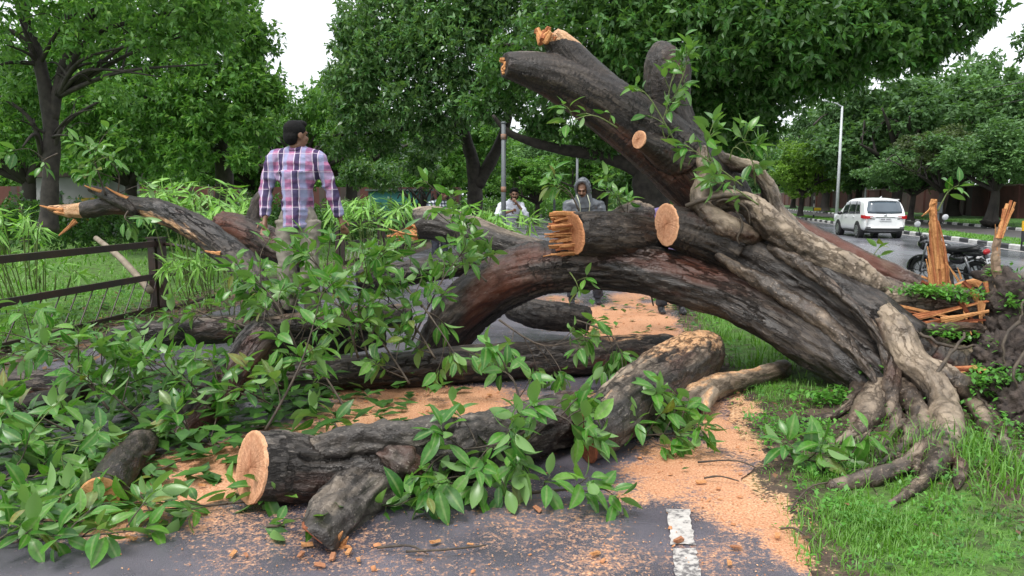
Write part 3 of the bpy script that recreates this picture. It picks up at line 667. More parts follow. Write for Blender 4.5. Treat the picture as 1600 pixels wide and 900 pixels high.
# generic crowns for the rows further off; copies share their meshes
UNIT = {}
def unit_crown(key, mat, n, seed, L=.075, W=.036, dome=.75, low=0.0):
    cs = billow((0, 0, 0), (1, 1, dome), 26, .36, seed) + [(0, 0, 0, .55, .55, .4)]
    UNIT[key] = leaf_cloud('crown', cs, n, L, W, MAT[mat], seed, 8, .45)
for k in range(3): unit_crown('far%d' % k, 'crown_far', 2600, 40 + k)
for k in range(2): unit_crown('mid%d' % k, 'crown_mid', 2600, 50 + k)
unit_crown('bright0', 'crown_bright', 2600, 60); unit_crown('olive0', 'crown_olive', 2600, 62); unit_crown('ficus0', 'crown_ficus', 2600, 63)
def unit_trunk(seed, multi=1):
    rr = random.Random(seed); mb = MB()
    for k in range(multi):
        a = rr.uniform(0, 6.28); q = .03 * (multi > 1)
        sp = spline([(Vector((q * 2 * math.cos(a), q * 2 * math.sin(a), 0)), .055), (Vector((q * math.cos(a), q * math.sin(a), .06)), .036), (Vector((.02, 0, .3)), .032), (Vector((rr.uniform(-.05, .05), 0, .55)), .026)], 4)
        mb.tube([p for p, _ in sp], [r for _, r in sp], 8)
    limbs_mb(mb, (.02, 0, .3), .042, [(rr.uniform(-.40, .40), rr.uniform(-.40, .40), rr.uniform(.45, .70)) for _ in range(8)], rr, 6)
    return mesh_np('trunk', mb.v, mb.f, MAT['treebark'], True)
TRUNKS = [unit_trunk(71), unit_trunk(72, 2), unit_trunk(73, 6)]
def row_tree(label, group, x, y, z0, h, rad, key, low=.25, tr=0, rot=None, name='tree', zr=None):
    root = thing(name, (x, y, z0), label, 'tree', group)
    t = link('trunk', TRUNKS[tr], root, False); t.scale = (h, h, h)
    c = link('crown', UNIT[key], root, False); c.location = (0, 0, h * (1 + low) / 2); c.scale = (rad, rad, h * (1 - low) / 2 / .95); c.rotation_euler = (0, 0, random.uniform(0, 6.28) if rot is None else rot)
    return root
def row_at(label, group, px, d, ytop, ylow, wpx, key, z0=0.0, tr=0, rot=None):
    p = P(px, 300, d); top = P(px, ytop, d).z - z0; low = max(.08, (P(px, ylow, d).z - z0) / top)
    return row_tree(label, group, p.x, p.y, z0, top, wpx / 2 * d / FPX * 1.08, key, low, tr, rot)
# across the road, in front of the red wall
row_at('bright yellow-green round tree beside the street lamp', None, 1252, 66, 212, 312, 130, 'bright0')
row_at('stout old ficus with a fluted spreading trunk close to the red wall', None, 1552, 46, 175, 300, 190, 'far0', 0, 2)
row_at('olive green low-crowned tree beside the old ficus by the wall', None, 1470, 50, 190, 292, 120, 'olive0')
row_at('tall grey-green tree rising behind the white car', None, 1400, 62, 95, 305, 250, 'far1')
row_at('tallest grey-green tree across the road, beneath the overhead wires', None, 1490, 66, 70, 290, 230, 'far2')
row_at('wide dark grey-green tree at the verge past the bus sign', None, 1620, 58, 105, 280, 220, 'far1')
row_at('rounded tree between the lamp pole and the white car', None, 1340, 70, 170, 318, 150, 'far0')
row_at('low leafy tree with drooping skirt just past the car roof', None, 1425, 55, 215, 314, 130, 'far2')
row_at('grey-green tree tucked behind the yellow-green one', None, 1210, 82, 190, 316, 120, 'far0')
row_at('pale tree filling the gap beneath the ficus bough', None, 1290, 90, 140, 310, 160, 'far1')
G_FAR = 'trees receding along the far side of the road'
for k, (px, d, yt, w_) in enumerate([(1330, 105, 150, 150), (1240, 120, 215, 120), (1190, 130, 225, 120), (1150, 140, 230, 110), (1105, 150, 240, 110), (1380, 100, 130, 150), (1545, 85, 90, 170), (1650, 75, 80, 180), (1450, 95, 100, 150)]):
    row_at('distant grey-green tree in the row receding along the far roadside', G_FAR, px, d, yt, 312, w_, 'far%d' % (k % 3))
# inside the park
row_at('rounded bright green tree on the lawn right of the grey pole', None, 838, 44, 240, 318, 130, 'mid0')
row_at('mid-green tree behind the shirt man, below the gap of white sky', None, 475, 30, 100, 300, 150, 'mid1')
row_at('light green tree arching beside the bright sky gap', None, 545, 34, 85, 300, 140, 'mid0')
row_at('shaded round tree just behind the bushy mid-green tree', None, 400, 34, 150, 315, 130, 'mid1')
row_at('dark tree in the deep shade behind the slim forked tree', None, 40, 27, 60, 290, 330, 'ficus0')
row_at('dark tree over the pale hut and its yellow board', None, 200, 30, 90, 280, 330, 'ficus0')
row_at('small tree with a thin pale stem near the checked shirt', None, 660, 27, 240, 300, 75, 'mid1')
row_at('deep green tree behind the leaning forked trunk', None, 690, 38, 150, 312, 190, 'mid1', 0, 1)
row_at('dark tree standing behind the hooded man', None, 930, 36, 190, 308, 180, 'mid0', 0, 1)
row_at('two-stemmed dark tree beside the fence posts behind the hood', None, 985, 48, 180, 312, 160, 'ficus0', 0, 1)
row_at('old dark tree between the ficus trunk and the road', None, 1120, 40, 150, 300, 170, 'ficus0', 0, 1)
row_at('leafy tree near the path end behind the sawn log', None, 1060, 60, 200, 310, 160, 'far0')
G_PARK = 'trees at the far end of the park'
for k in range(16):
    px = 20 + k * 66; d = 62 + (k * 37) % 30
    row_at('distant park tree merging into the green at the far end of the lawn', G_PARK, px, d, (150 + (k * 53) % 60) if not 380 < px < 560 else 215, 314, 150, ['mid0', 'far1', 'ficus0', 'mid1'][k % 4], 0, k % 2)
# clipped hedges in the park and at the path's end
def hedge(label, x0, y0, x1, y1, h, mat, seed, w=1.0):
    n = max(3, int(math.hypot(x1 - x0, y1 - y0) / .7)); cs = [(x0 + (x1 - x0) * i / n, y0 + (y1 - y0) * i / n, h * .55, .7, w * .7, h * .55) for i in range(n + 1)]
    o = link('hedge', leaf_cloud('hedge', cs, n * 130, .14, .07, MAT[mat], seed, 7, .5)); tag(o, label, 'hedge')
hedge('low bright hedge on the lawn behind the leaning men', -4, 47, 5, 50, 1.5, 'crown_mid', 81)
hedge('dark low shrub border before the long park wall', -22, 30, -7, 32, 1.1, 'crown_ficus', 82)
hedge('clipped green hedge beyond the fence posts behind the hood', 3.2, 60, 8.5, 75, 1.8, 'crown_mid', 83)
hedge('dark understorey shrubs beneath the tall bushy tree', -16, 21, -6.5, 24, 1.5, 'crown_ficus', 86, 1.2)
hedge('dark understorey shrubs between shirt man and leaning tree', -6, 26, -1.5, 30, 1.3, 'crown_ficus', 87, 1.2)
hedge('rough shrub line along the end of the park lawn', -45, 56, -6, 58, 2.4, 'crown_ficus', 84, 1.5)
hedge('rough shrub line closing the view between park and road', 6, 95, 30, 105, 2.2, 'crown_ficus', 85, 1.5)

def far_wood(name, pts, h, r, n, seed, mat, base=.1):
    rr = random.Random(seed); cs = []
    for (x0, y0), (x1, y1) in zip(pts[:-1], pts[1:]):
        m_ = max(2, int(math.hypot(x1 - x0, y1 - y0) / (r * .9)))
        for i in range(m_):
            for lv in (.25, .65): cs.append((x0 + (x1 - x0) * i / m_ + rr.uniform(-1, 1), y0 + (y1 - y0) * i / m_ + rr.uniform(0, 2.5), h * lv * rr.uniform(.8, 1.25), r * rr.uniform(.8, 1.2), r * .9, h * .34))
    tag(link(name, leaf_cloud(name, cs, n, .42, .24, MAT[mat], seed, 7, .5)), kind='stuff')
q0, q1, q2 = road(-20, 26), road(60, 26), road(240, 26)
far_wood('far_wood', [(q0.x, q0.y), (q1.x, q1.y), (q2.x, q2.y)], 8, 3.2, 9000, 91, 'crown_far')
far_wood('far_wood', [(-75, 48), (-40, 50), (-12, 58), (4, 80)], 7, 3.0, 9000, 92, 'crown_mid')
far_wood('far_wood', [(-2, 105), (14, 112), (34, 118)], 9, 3.4, 4000, 93, 'crown_far')

# ================================================================ FALLEN TREE
L0 = P(1400, 590, 6.0)
tree = thing('fallen_tree', (L0.x, L0.y, 0), 'huge uprooted ficus lying across the cycle path, trunk arched and limbs sawn short', 'fallen tree')
AS = PR([(1000, 338, 6.75, 31), (1041, 351, 6.72, 32), (1095, 368, 6.74, 38), (1150, 392, 6.72, 41)])
A = PR([(1075, 364, 6.85, 32), (1120, 380, 6.82, 38), (1190, 408, 6.7, 45), (1270, 450, 6.45, 49), (1350, 502, 6.15, 53), (1420, 550, 5.9, 54)])
B = PR([(640, 590, 7.5, 30), (672, 562, 7.4, 36), (702, 512, 7.3, 40), (750, 462, 7.2, 43), (820, 424, 7.1, 42), (900, 414, 7.0, 36), (990, 420, 6.9, 38), (1060, 434, 6.8, 37), (1150, 464, 6.6, 36), (1240, 511, 6.3, 38), (1320, 560, 5.95, 41), (1385, 605, 5.7, 40)])
B2 = PR([(1060, 408, 7.1, 30), (1140, 430, 7.05, 36), (1250, 478, 6.85, 42), (1360, 542, 6.45, 52)])
Cc = PR([(1090, 355, 7.25, 30), (1140, 362, 7.2, 38), (1210, 390, 7.0, 44), (1300, 432, 6.8, 44), (1400, 474, 6.5, 42), (1500, 512, 6.2, 38), (1565, 545, 6.0, 32)])
HUB = PR([(1140, 290, 7.2, 42), (1118, 335, 7.15, 46), (1140, 380, 7.0, 44)])
BASE = PR([(1390, 545, 6.05, 66), (1470, 580, 5.8, 50), (1540, 580, 5.7, 34)])
BASE2 = PR([(1400, 500, 6.5, 48), (1490, 525, 6.3, 40), (1570, 560, 6.1, 34)])
TOPB = PR([(1180, 340, 7.0, 20), (1240, 372, 6.9, 28), (1320, 410, 6.7, 28), (1410, 448, 6.5, 26), (1480, 470, 6.3, 22)])
CUTN = Vector((-.93, -.36, .04)).normalized()
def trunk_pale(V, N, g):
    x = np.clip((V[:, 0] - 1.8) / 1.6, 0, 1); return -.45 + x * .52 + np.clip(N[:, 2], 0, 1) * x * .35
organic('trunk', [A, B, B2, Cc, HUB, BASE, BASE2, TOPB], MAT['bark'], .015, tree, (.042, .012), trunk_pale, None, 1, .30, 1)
organic('limb_stub', [AS], MAT['bark'], .013, tree, (.016, .010), trunk_pale, None, 1, .30, 21, [(AS[1][0], CUTN, .19, MAT['palewood'])])
F1 = PR([(1150, 360, 7.15, 44), (1120, 312, 7.12, 52), (1080, 268, 7.1, 54), (1030, 224, 7.1, 50), (975, 184, 7.1, 45), (930, 153, 7.08, 42), (888, 130, 7.05, 38), (848, 115, 7.0, 31), (810, 106, 6.95, 24), (788, 102, 6.9, 19)])
F2 = PR([(955, 160, 7.1, 34), (915, 120, 7.08, 32), (890, 88, 7.05, 26), (872, 67, 7.02, 21), (861, 54, 7.0, 15)])
TOPZ = P(866, 68, 7.0).z
def limb_torn(V, N, g): return np.where((V[:, 2] > TOPZ + .05 * vnoise(V * 9, 3)) & (V[:, 0] < .75), .6, -.9)
F3 = PR([(1085, 262, 7.0, 34), (1045, 243, 6.9, 28), (1012, 226, 6.75, 17), (998, 218, 6.66, 14), (975, 207, 6.55, 14)])
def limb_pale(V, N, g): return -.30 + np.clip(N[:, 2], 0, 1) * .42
organic('limb', [F1, F2, F3], MAT['bark'], .013, tree, (.018, .004), limb_pale, limb_torn, 1, .3, 2, [(F3[-2][0], (-.8, -.58, .1), .09, MAT['palewood'])])
G1 = PR([(1125, 330, 7.3, 46), (1098, 285, 7.3, 44), (1070, 230, 7.3, 37), (1050, 175, 7.3, 33), (1044, 125, 7.3, 37), (1048, 95, 7.3, 36), (1056, 78, 7.3, 25)])
organic('limb', [G1], MAT['bark'], .015, tree, (.026, .006), limb_pale, None, 2, .3, 3)
# sawn faces and the torn tips of the limbs
tip = F2[-1][0]; tip2 = F1[-1][0]
for k in range(7): shard(tree, tip + Vector((random.uniform(-.09, .09), random.uniform(-.09, .05), -.07)), tip + Vector((random.uniform(-.14, .02), random.uniform(-.1, .1), random.uniform(.0, .06))), .09, .04, MAT[['splinter', 'wood'][k % 2]], seed=k, taper=.5)
for k in range(5): shard(tree, tip2 + Vector((.06, random.uniform(-.05, .05), random.uniform(-.05, .05))), tip2 + Vector((random.uniform(-.04, 0), random.uniform(-.04, .04), random.uniform(-.06, .05))), .07, .03, MAT['splinter'], seed=20 + k, taper=.6)
# pale aerial roots wrapping the trunk, and the root flare
ROOTS = [
 [(1122, 246, 6.95, 9), (1150, 256, 6.9, 12), (1180, 268, 6.85, 14), (1200, 292, 6.8, 14), (1216, 336, 6.75, 17), (1250, 375, 6.6, 21), (1300, 408, 6.5, 22), (1360, 440, 6.4, 19), (1430, 476, 6.25, 15)],
 [(1080, 330, 6.75, 9), (1110, 318, 6.68, 12), (1145, 312, 6.6, 14), (1175, 322, 6.55, 17), (1197, 348, 6.5, 20), (1235, 378, 6.45, 23), (1280, 402, 6.4, 25), (1340, 432, 6.3, 22), (1400, 468, 6.2, 16)],
 [(1098, 235, 6.85, 7), (1104, 280, 6.72, 10), (1092, 315, 6.66, 13), (1122, 347, 6.58, 17), (1170, 368, 6.55, 13), (1200, 372, 6.6, 7)],
 [(1262, 415, 7.0, 6), (1310, 438, 6.75, 9), (1346, 462, 6.32, 15), (1372, 487, 6.02, 21), (1400, 518, 5.75, 25), (1422, 562, 5.55, 25), (1456, 594, 5.35, 23), (1478, 640, 5.05, 19), (1484, 690, 4.75, 16), (1472, 716, 4.7, 9)],
 [(1440, 575, 5.45, 18), (1488, 596, 5.3, 16), (1512, 622, 5.45, 13), (1528, 650, 5.32, 9)],
 [(1385, 585, 6.05, 24), (1362, 626, 5.72, 21), (1343, 664, 5.42, 14), (1312, 690, 5.22, 9), (1280, 700, 5.1, 5)],
 [(1372, 600, 5.95, 14), (1400, 640, 5.6, 12), (1394, 676, 5.3, 9), (1370, 700, 5.1, 5)],
 [(1488, 672, 5.2, 20), (1440, 706, 4.92, 16), (1392, 736, 4.7, 13), (1340, 752, 4.58, 9), (1296, 762, 4.5, 5)],
 [(1400, 530, 5.95, 20), (1450, 545, 5.9, 17), (1500, 562, 5.8, 15), (1560, 572, 5.7, 13), (1600, 600, 5.6, 9)],
 [(1380, 470, 6.2, 16), (1430, 470, 6.1, 20), (1480, 468, 6.05, 20), (1530, 482, 6.0, 15), (1575, 505, 5.95, 9)],
 [(1420, 520, 5.9, 12), (1470, 512, 5.88, 14), (1520, 512, 5.85, 12), (1555, 530, 5.8, 8)],
 [(1540, 640, 5.2, 12), (1562, 668, 5.05, 10), (1568, 706, 4.9, 8), (1580, 735, 4.8, 5)],
 [(1380, 555, 6.0, 12), (1405, 600, 5.8, 11), (1420, 640, 5.6, 9), (1412, 668, 5.4, 5)],
 [(1440, 735, 4.75, 10), (1400, 715, 4.85, 9), (1370, 700, 5.0, 6), (1350, 700, 5.05, 4)],
 [(1440, 600, 5.65, 17), (1500, 590, 5.6, 12), (1560, 596, 5.5, 9), (1600, 590, 5.4, 6)],
 [(1350, 600, 5.9, 16), (1325, 632, 5.5, 12), (1290, 655, 5.3, 8), (1250, 662, 5.2, 4)],
 [(1430, 640, 5.2, 14), (1422, 690, 4.9, 11), (1385, 722, 4.8, 9), (1330, 735, 4.7, 6), (1270, 730, 4.7, 3)],
 [(1375, 640, 5.3, 9), (1340, 690, 5.0, 8), (1290, 715, 4.8, 6), (1235, 720, 4.7, 3)],
 [(1412, 660, 5.2, 9), (1380, 700, 4.9, 8), (1360, 740, 4.6, 6), (1372, 775, 4.4, 3)],
 [(1484, 690, 4.75, 12), (1462, 735, 4.5, 10), (1425, 765, 4.35, 8), (1390, 790, 4.25, 4)],
 [(1520, 625, 5.3, 10), (1545, 680, 4.95, 9), (1540, 730, 4.65, 7), (1552, 775, 4.4, 4)],
 [(1478, 700, 4.8, 13), (1500, 730, 4.6, 9), (1496, 765, 4.4, 5)],
 [(1400, 600, 5.6, 15), (1440, 650, 5.2, 11), (1436, 700, 4.9, 8), (1420, 722, 4.8, 4)],
 [(1120, 398, 6.55, 5), (1190, 440, 6.34, 9), (1260, 485, 6.12, 11), (1320, 535, 5.85, 12), (1366, 590, 5.55, 12), (1372, 630, 5.3, 7)],
 [(1200, 385, 6.5, 5), (1270, 425, 6.22, 9), (1330, 475, 5.95, 12), (1385, 545, 5.68, 14), (1395, 600, 5.45, 12), (1388, 650, 5.2, 6)],
 [(1290, 405, 6.55, 9), (1340, 425, 6.45, 11), (1400, 455, 6.3, 12), (1450, 480, 6.15, 9)],
]
ROOTXY = []
for k, rt in enumerate(ROOTS):
    rt = [q if i < len(rt) - 1 else (q[0], q[1], q[2], q[3] * .45) for i, q in enumerate(rt)]; st = PR(rt, .7 if k > 3 else .4); ROOTXY += [(p.x, p.y) for p, _ in spline(st, 4)]; lv = .30 if k < 4 else (.12 if k in (4, 5, 8, 9) else .0)
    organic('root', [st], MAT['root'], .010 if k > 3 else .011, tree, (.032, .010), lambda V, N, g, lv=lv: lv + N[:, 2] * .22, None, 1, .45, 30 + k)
# a root ring and thin hanging rootlets
mb = MB(); sp = spline(PR([(1072, 322, 6.62, 4), (1100, 312, 6.55, 4), (1140, 305, 6.5, 4.5), (1175, 312, 6.48, 4), (1188, 335, 6.46, 3)]), 5); mb.tube([p for p, _ in sp], [r for _, r in sp], 6)
mb.build('rootlet', MAT['twig'], tree, smooth=True)
for a in ([(1150, 330, 6.5, 2), (1160, 350, 6.46, 2), (1152, 372, 6.45, 1.5), (1156, 382, 6.45, 1)], [(1120, 316, 6.5, 2), (1136, 312, 6.45, 2), (1166, 325, 6.44, 1.5), (1172, 352, 6.44, 1)], [(1013, 418, 6.85, 2.5), (1015, 445, 6.8, 2), (1021, 478, 6.8, 1.2)], [(1310, 600, 5.9, 1.5), (1345, 575, 5.8, 1.5), (1385, 548, 5.75, 1)]):
    mb = MB(); sp = spline(PR(a), 4); mb.tube([p for p, _ in sp], [r for _, r in sp], 5); mb.build('rootlet', MAT['twig'], tree, smooth=True)
# torn orange wood at the broken root plate
def sh(a, b, w, t, seed, mat='splinter', n=7, taper=.3): return shard(tree, P(*a), P(*b), w, t, MAT[mat], seed=seed, n=n, taper=taper)
def plank(name, pts, w, t, mat, seed, parent=tree):
    rr = random.Random(seed); sp = spline(pts, 5); V = []; F = []; pv = None
    for i, (p, r) in enumerate(sp):
        t_ = (sp[min(i + 1, len(sp) - 1)][0] - sp[max(i - 1, 0)][0]).normalized(); x = t_.cross(Vector((0, 1, .15))).normalized(); y = t_.cross(x)
        for sx, sy in ((-1, -.5), (-.35, -1), (.3, -.7), (1, -.8), (1, .8), (0, 1), (-1, .6)):
            V.append(p + x * sx * r * rr.uniform(.82, 1.1) + y * sy * t * rr.uniform(.6, 1.2))
    m = 7; fcol = [rr.random() for _ in range(7)]
    for i in range(len(sp) - 1):
        for j in range(m): F.append((i * m + j, i * m + (j + 1) % m, (i + 1) * m + (j + 1) % m, (i + 1) * m + j))
    F.append(tuple(range(m))[::-1]); F.append(tuple((len(sp) - 1) * m + j for j in range(m)))
    me = mesh_np(name, V, F, MAT[mat], False); setattr_f(me, 'fib', fcol * len(sp)); return link(name, me, parent)
plank('splinter', PR([(1474, 455, 6.2, 9), (1472, 425, 6.2, 10), (1464, 390, 6.2, 9), (1460, 355, 6.2, 6), (1458, 328, 6.2, 5), (1460, 311, 6.2, 3)]), .05, .028, 'splinter', 3)
for k, (x0, x1, yt, mt) in enumerate([(1458, 1449, 385, 'splinter'), (1462, 1452, 360, 'wood'), (1466, 1455, 338, 'splinter'), (1480, 1466, 345, 'wood'), (1485, 1470, 375, 'splinter'), (1488, 1474, 400, 'wood'), (1454, 1447, 405, 'splinter'), (1470, 1462, 318, 'wood')]): sh((x0, 455, 6.17 + .01 * (k % 3)), (x1, yt, 6.17), .036, .018, 300 + k, mt, 8, .35)
plank('splinter', PR([(1482, 452, 6.25, 9), (1478, 425, 6.25, 7), (1470, 400, 6.25, 3)]), .05, .03, 'palewood', 4).data.materials[0] = MAT['treebark']
sh((1454, 326, 6.2), (1440, 338, 6.2), .03, .012, 5); sh((1466, 420, 6.17), (1462, 330, 6.17), .025, .012, 6)
plank('stick', PR([(1574, 510, 5.9, 10), (1563, 470, 5.9, 8), (1558, 430, 5.9, 6.5), (1556, 395, 5.9, 5.5), (1562, 355, 5.9, 5)]), .05, .022, 'palewood', 7).data.materials[0] = simple('weathered_stick', (.36, .25, .17), (.16, .10, .07), 12, .8, .5)
for k, (x0, x1, y1) in enumerate([(1558, 1574, 318), (1560, 1580, 313), (1563, 1586, 316), (1561, 1569, 326), (1565, 1583, 326)]): sh((x0, 372, 5.88), (x1, y1, 5.88), .028, .012, 400 + k, ['splinter', 'wood'][k % 2], 8, .8)
sh((1559, 400, 5.88), (1555, 350, 5.88), .012, .008, 9)
for k, (a, b, w, t) in enumerate([((1392, 476, 6.05), (1520, 506, 5.85), .05, .03), ((1425, 496, 5.95), (1545, 470, 5.85), .07, .03), ((1430, 505, 5.9), (1540, 500, 5.8), .06, .04), ((1470, 500, 5.85), (1545, 486, 5.8), .08, .04), ((1425, 510, 5.88), (1500, 492, 5.85), .04, .03),
        ((1500, 470, 5.9), (1530, 520, 5.82), .06, .04), ((1520, 455, 5.95), (1546, 515, 5.85), .07, .05), ((1540, 440, 6.0), (1552, 505, 5.9), .05, .04), ((1505, 440, 6.05), (1545, 470, 5.95), .08, .04), ((1532, 470, 5.85), (1536, 515, 5.82), .05, .04),
        ((1462, 576, 5.5), (1530, 572, 5.4), .09, .05), ((1480, 582, 5.45), (1520, 578, 5.35), .06, .05), ((1520, 574, 5.4), (1545, 580, 5.35), .05, .04), ((1450, 580, 5.5), (1490, 574, 5.45), .05, .03), ((1440, 440, 6.2), (1475, 452, 6.1), .05, .04)]): sh(a, b, w * .62, t * .6, 50 + k, ['splinter', 'wood', 'redwood'][k % 3], 9, .4); sh((a[0] + 6, a[1] + 4, a[2]), (b[0] - 12, b[1] + 3, b[2]), w * .3, t * .5, 350 + k, ['wood', 'splinter'][k % 2], 9, .3)
plank('splinter', PR([(1352, 404, 6.75, 5), (1400, 428, 6.6, 8), (1440, 440, 6.45, 9), (1480, 452, 6.3, 6), (1520, 442, 6.2, 6), (1545, 452, 6.1, 4)]), .05, .02, 'splinter', 11)
for k, (a, b) in enumerate([((1498, 440, 6.1), (1478, 410, 6.1)), ((1502, 436, 6.1), (1496, 418, 6.1)), ((1440, 432, 6.2), (1485, 446, 6.15))]): sh(a, b, .02, .012, 80 + k)

for k, a in enumerate([[(1560, 440, 6.0, 3), (1600, 445, 5.8, 2), (1620, 470, 5.7, 1)], [(1585, 500, 5.5, 3), (1560, 530, 5.4, 2.5), (1566, 570, 5.35, 1.5)], [(1600, 540, 5.2, 3), (1575, 580, 5.1, 2.5), (1590, 620, 5.1, 1.2)], [(1540, 560, 5.5, 4), (1575, 600, 5.3, 3), (1598, 650, 5.1, 2)],
        [(1500, 600, 5.4, 3), (1530, 625, 5.2, 2.5), (1555, 660, 5.0, 1.5)], [(1575, 430, 6.0, 2), (1590, 460, 5.8, 2), (1584, 500, 5.6, 1.5)], [(1530, 440, 6.1, 2.5), (1560, 432, 6.0, 2), (1585, 440, 5.9, 1)], [(1600, 680, 4.8, 3), (1575, 700, 4.75, 2.5), (1560, 740, 4.6, 1.5)], [(1430, 520, 5.7, 3), (1480, 540, 5.6, 2.5), (1530, 538, 5.6, 1.5)], [(1440, 610, 5.3, 3), (1470, 560, 5.4, 3), (1500, 520, 5.6, 2)]]):
    mb = MB(); sp = spline(PR(a), 5); mb.tube([p + Vector((random.gauss(0, .008), -.06, random.gauss(0, .008))) for p, _ in sp], [r for _, r in sp], 6); mb.build('rootlet', MAT['twig'], tree, smooth=True)
# upturned soil heap at the right (root plate earth)
heap = []
for a, b, d, r in [(1590, 470, 5.9, 44), (1552, 432, 6.2, 19), (1590, 520, 5.8, 40), (1570, 560, 5.5, 44), (1620, 590, 5.4, 60), (1600, 650, 5.1, 50), (1600, 720, 4.8, 50), (1590, 780, 4.5, 36), (1640, 480, 5.9, 60), (1640, 700, 4.9, 70), (1555, 520, 5.9, 30), (1580, 610, 5.35, 40)]:
    p = P(a, b, d); heap.append((p, r * d / FPX))
mb = MB()
for p, r in heap: mb.ell(p, (r, r, r * .9))
me = remesh(mb.v, mb.f, .013, 1); n = len(me.vertices); V = np.empty(n * 3, np.float32); me.vertices.foreach_get('co', V); V = V.reshape(-1, 3).astype(float); N = np.empty(n * 3, np.float32); me.vertices.foreach_get('normal', N); N = N.reshape(-1, 3)
V2 = V + N * (.06 * fbm(V * 6, 61, 4) + .035 * fbm(V * 19, 62, 3) + .024 * fbm(V * 55, 63, 2))[:, None]; me.vertices.foreach_set('co', V2.astype(np.float32).ravel()); me.polygons.foreach_set('use_smooth', np.ones(len(me.polygons), bool))
me.materials.append(simple('damp_dark_soil', (.085, .062, .05), (.014, .010, .009), 16, .85, 1.0, bscale=70)); HEAPV, HEAPN = V2, N
o = link('soil_heap', me); tag(o, 'heap of damp dark earth torn up by the roots at the edge of the verge', 'soil heap')

# ================================================================ LOGS
def log(label, strands, mat='bark', voxel=.013, cuts=(), amp=(.018, .008), pale=None, dust=None, seed=0, name='cut_log', stretch=.3, sm=1):
    """cuts: (strand, end index 0/-1, radius px factor, material, tilt)"""
    S = [PR(q) for q in strands]; p = S[0][len(S[0]) // 2][0]
    root = thing(name, (p.x, p.y, max(0, p.z - S[0][len(S[0]) // 2][1])), label, 'log', 'sawn logs and limbs of the fallen tree')
    ends = []; ext = [list(q) for q in S]
    for si, e, k, m, tilt in cuts:
        st = S[si]; ax = ((st[0][0] - st[1][0]) if e == 0 else (st[-1][0] - st[-2][0])).normalized(); d = (ax + Vector(tilt)).normalized(); c, r = st[e]
        ext[si].insert(0 if e == 0 else len(ext[si]), (c + ax * r * 1.1, r)); ends.append((c, d, r, MAT[m]))
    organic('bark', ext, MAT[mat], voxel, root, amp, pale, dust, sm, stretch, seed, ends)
    return root, S
topdust = lambda lo: (lambda V, N, g: np.clip(N[:, 2], 0, 1) * .75 - lo)
# big sawn log in front
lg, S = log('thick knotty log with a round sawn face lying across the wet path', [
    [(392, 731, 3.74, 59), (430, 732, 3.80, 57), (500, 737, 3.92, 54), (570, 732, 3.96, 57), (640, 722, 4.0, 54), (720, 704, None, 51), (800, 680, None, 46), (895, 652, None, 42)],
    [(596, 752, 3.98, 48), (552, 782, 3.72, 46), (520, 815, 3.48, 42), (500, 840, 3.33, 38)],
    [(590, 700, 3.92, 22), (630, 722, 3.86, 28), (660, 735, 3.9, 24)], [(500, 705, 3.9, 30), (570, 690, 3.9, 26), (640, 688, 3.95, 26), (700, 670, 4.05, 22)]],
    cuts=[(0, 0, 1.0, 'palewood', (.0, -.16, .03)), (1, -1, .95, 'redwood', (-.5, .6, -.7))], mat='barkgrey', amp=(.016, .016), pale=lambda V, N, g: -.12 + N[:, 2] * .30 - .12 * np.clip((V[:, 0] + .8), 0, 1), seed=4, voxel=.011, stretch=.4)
b = S[1][-1][0]
for k in range(6): shard(lg, b + Vector((.05 + random.uniform(0, .05), -.02, -.03)), b + Vector((.05 + random.uniform(.0, .12), -.06, random.uniform(-.06, .07))), .03, .02, MAT['splinter'], seed=90 + k)
# long log under the hanging leaves
log('long wet black log lying level under the arch of the trunk', [[(415, 590, None, 24), (480, 586, None, 26), (600, 580, None, 28), (760, 566, None, 30), (900, 557, None, 30), (1000, 547, None, 27), (1046, 542, None, 20)]],
    dust=lambda V, N, g: np.where(V[:, 0] > .75, np.clip(N[:, 2], 0, 1) * .7 - .28, -1), seed=5)
# dusted diagonal log
lg, S = log('bark log powdered with sawdust, its red sawn end by the leafy spray', [[(912, 684, None, 40), (935, 668, None, 44), (990, 624, None, 49), (1045, 584, None, 48), (1088, 560, None, 42), (1106, 545, None, 28)]],
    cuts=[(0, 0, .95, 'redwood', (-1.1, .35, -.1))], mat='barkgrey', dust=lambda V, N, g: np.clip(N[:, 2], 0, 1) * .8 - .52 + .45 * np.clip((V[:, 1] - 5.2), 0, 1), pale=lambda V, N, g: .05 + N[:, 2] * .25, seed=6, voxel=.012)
e = S[0][-1][0]
for k in range(5): shard(lg, e + Vector((-.03 + k * .02, 0, -.04)), e + Vector((.0 + k * .025, .05, .07 + random.uniform(0, .05))), .05, .02, MAT['splinter'], seed=110 + k)
log('thin smooth branch log lying against the sawdust log', [[(1040, 634, None, 24), (1085, 620, None, 22), (1120, 605, None, 18), (1160, 595, None, 15), (1205, 583, None, 15), (1224, 577, None, 13)], [(1112, 612, 5.6, 8), (1104, 628, 5.4, 9), (1103, 642, 5.25, 7)]], mat='root',
    dust=lambda V, N, g: np.where(V[:, 0] < 2.0, np.clip(N[:, 2], 0, 1) * .9 - .4, -1), pale=lambda V, N, g: .3 + N[:, 2] * .2, seed=7, voxel=.009)
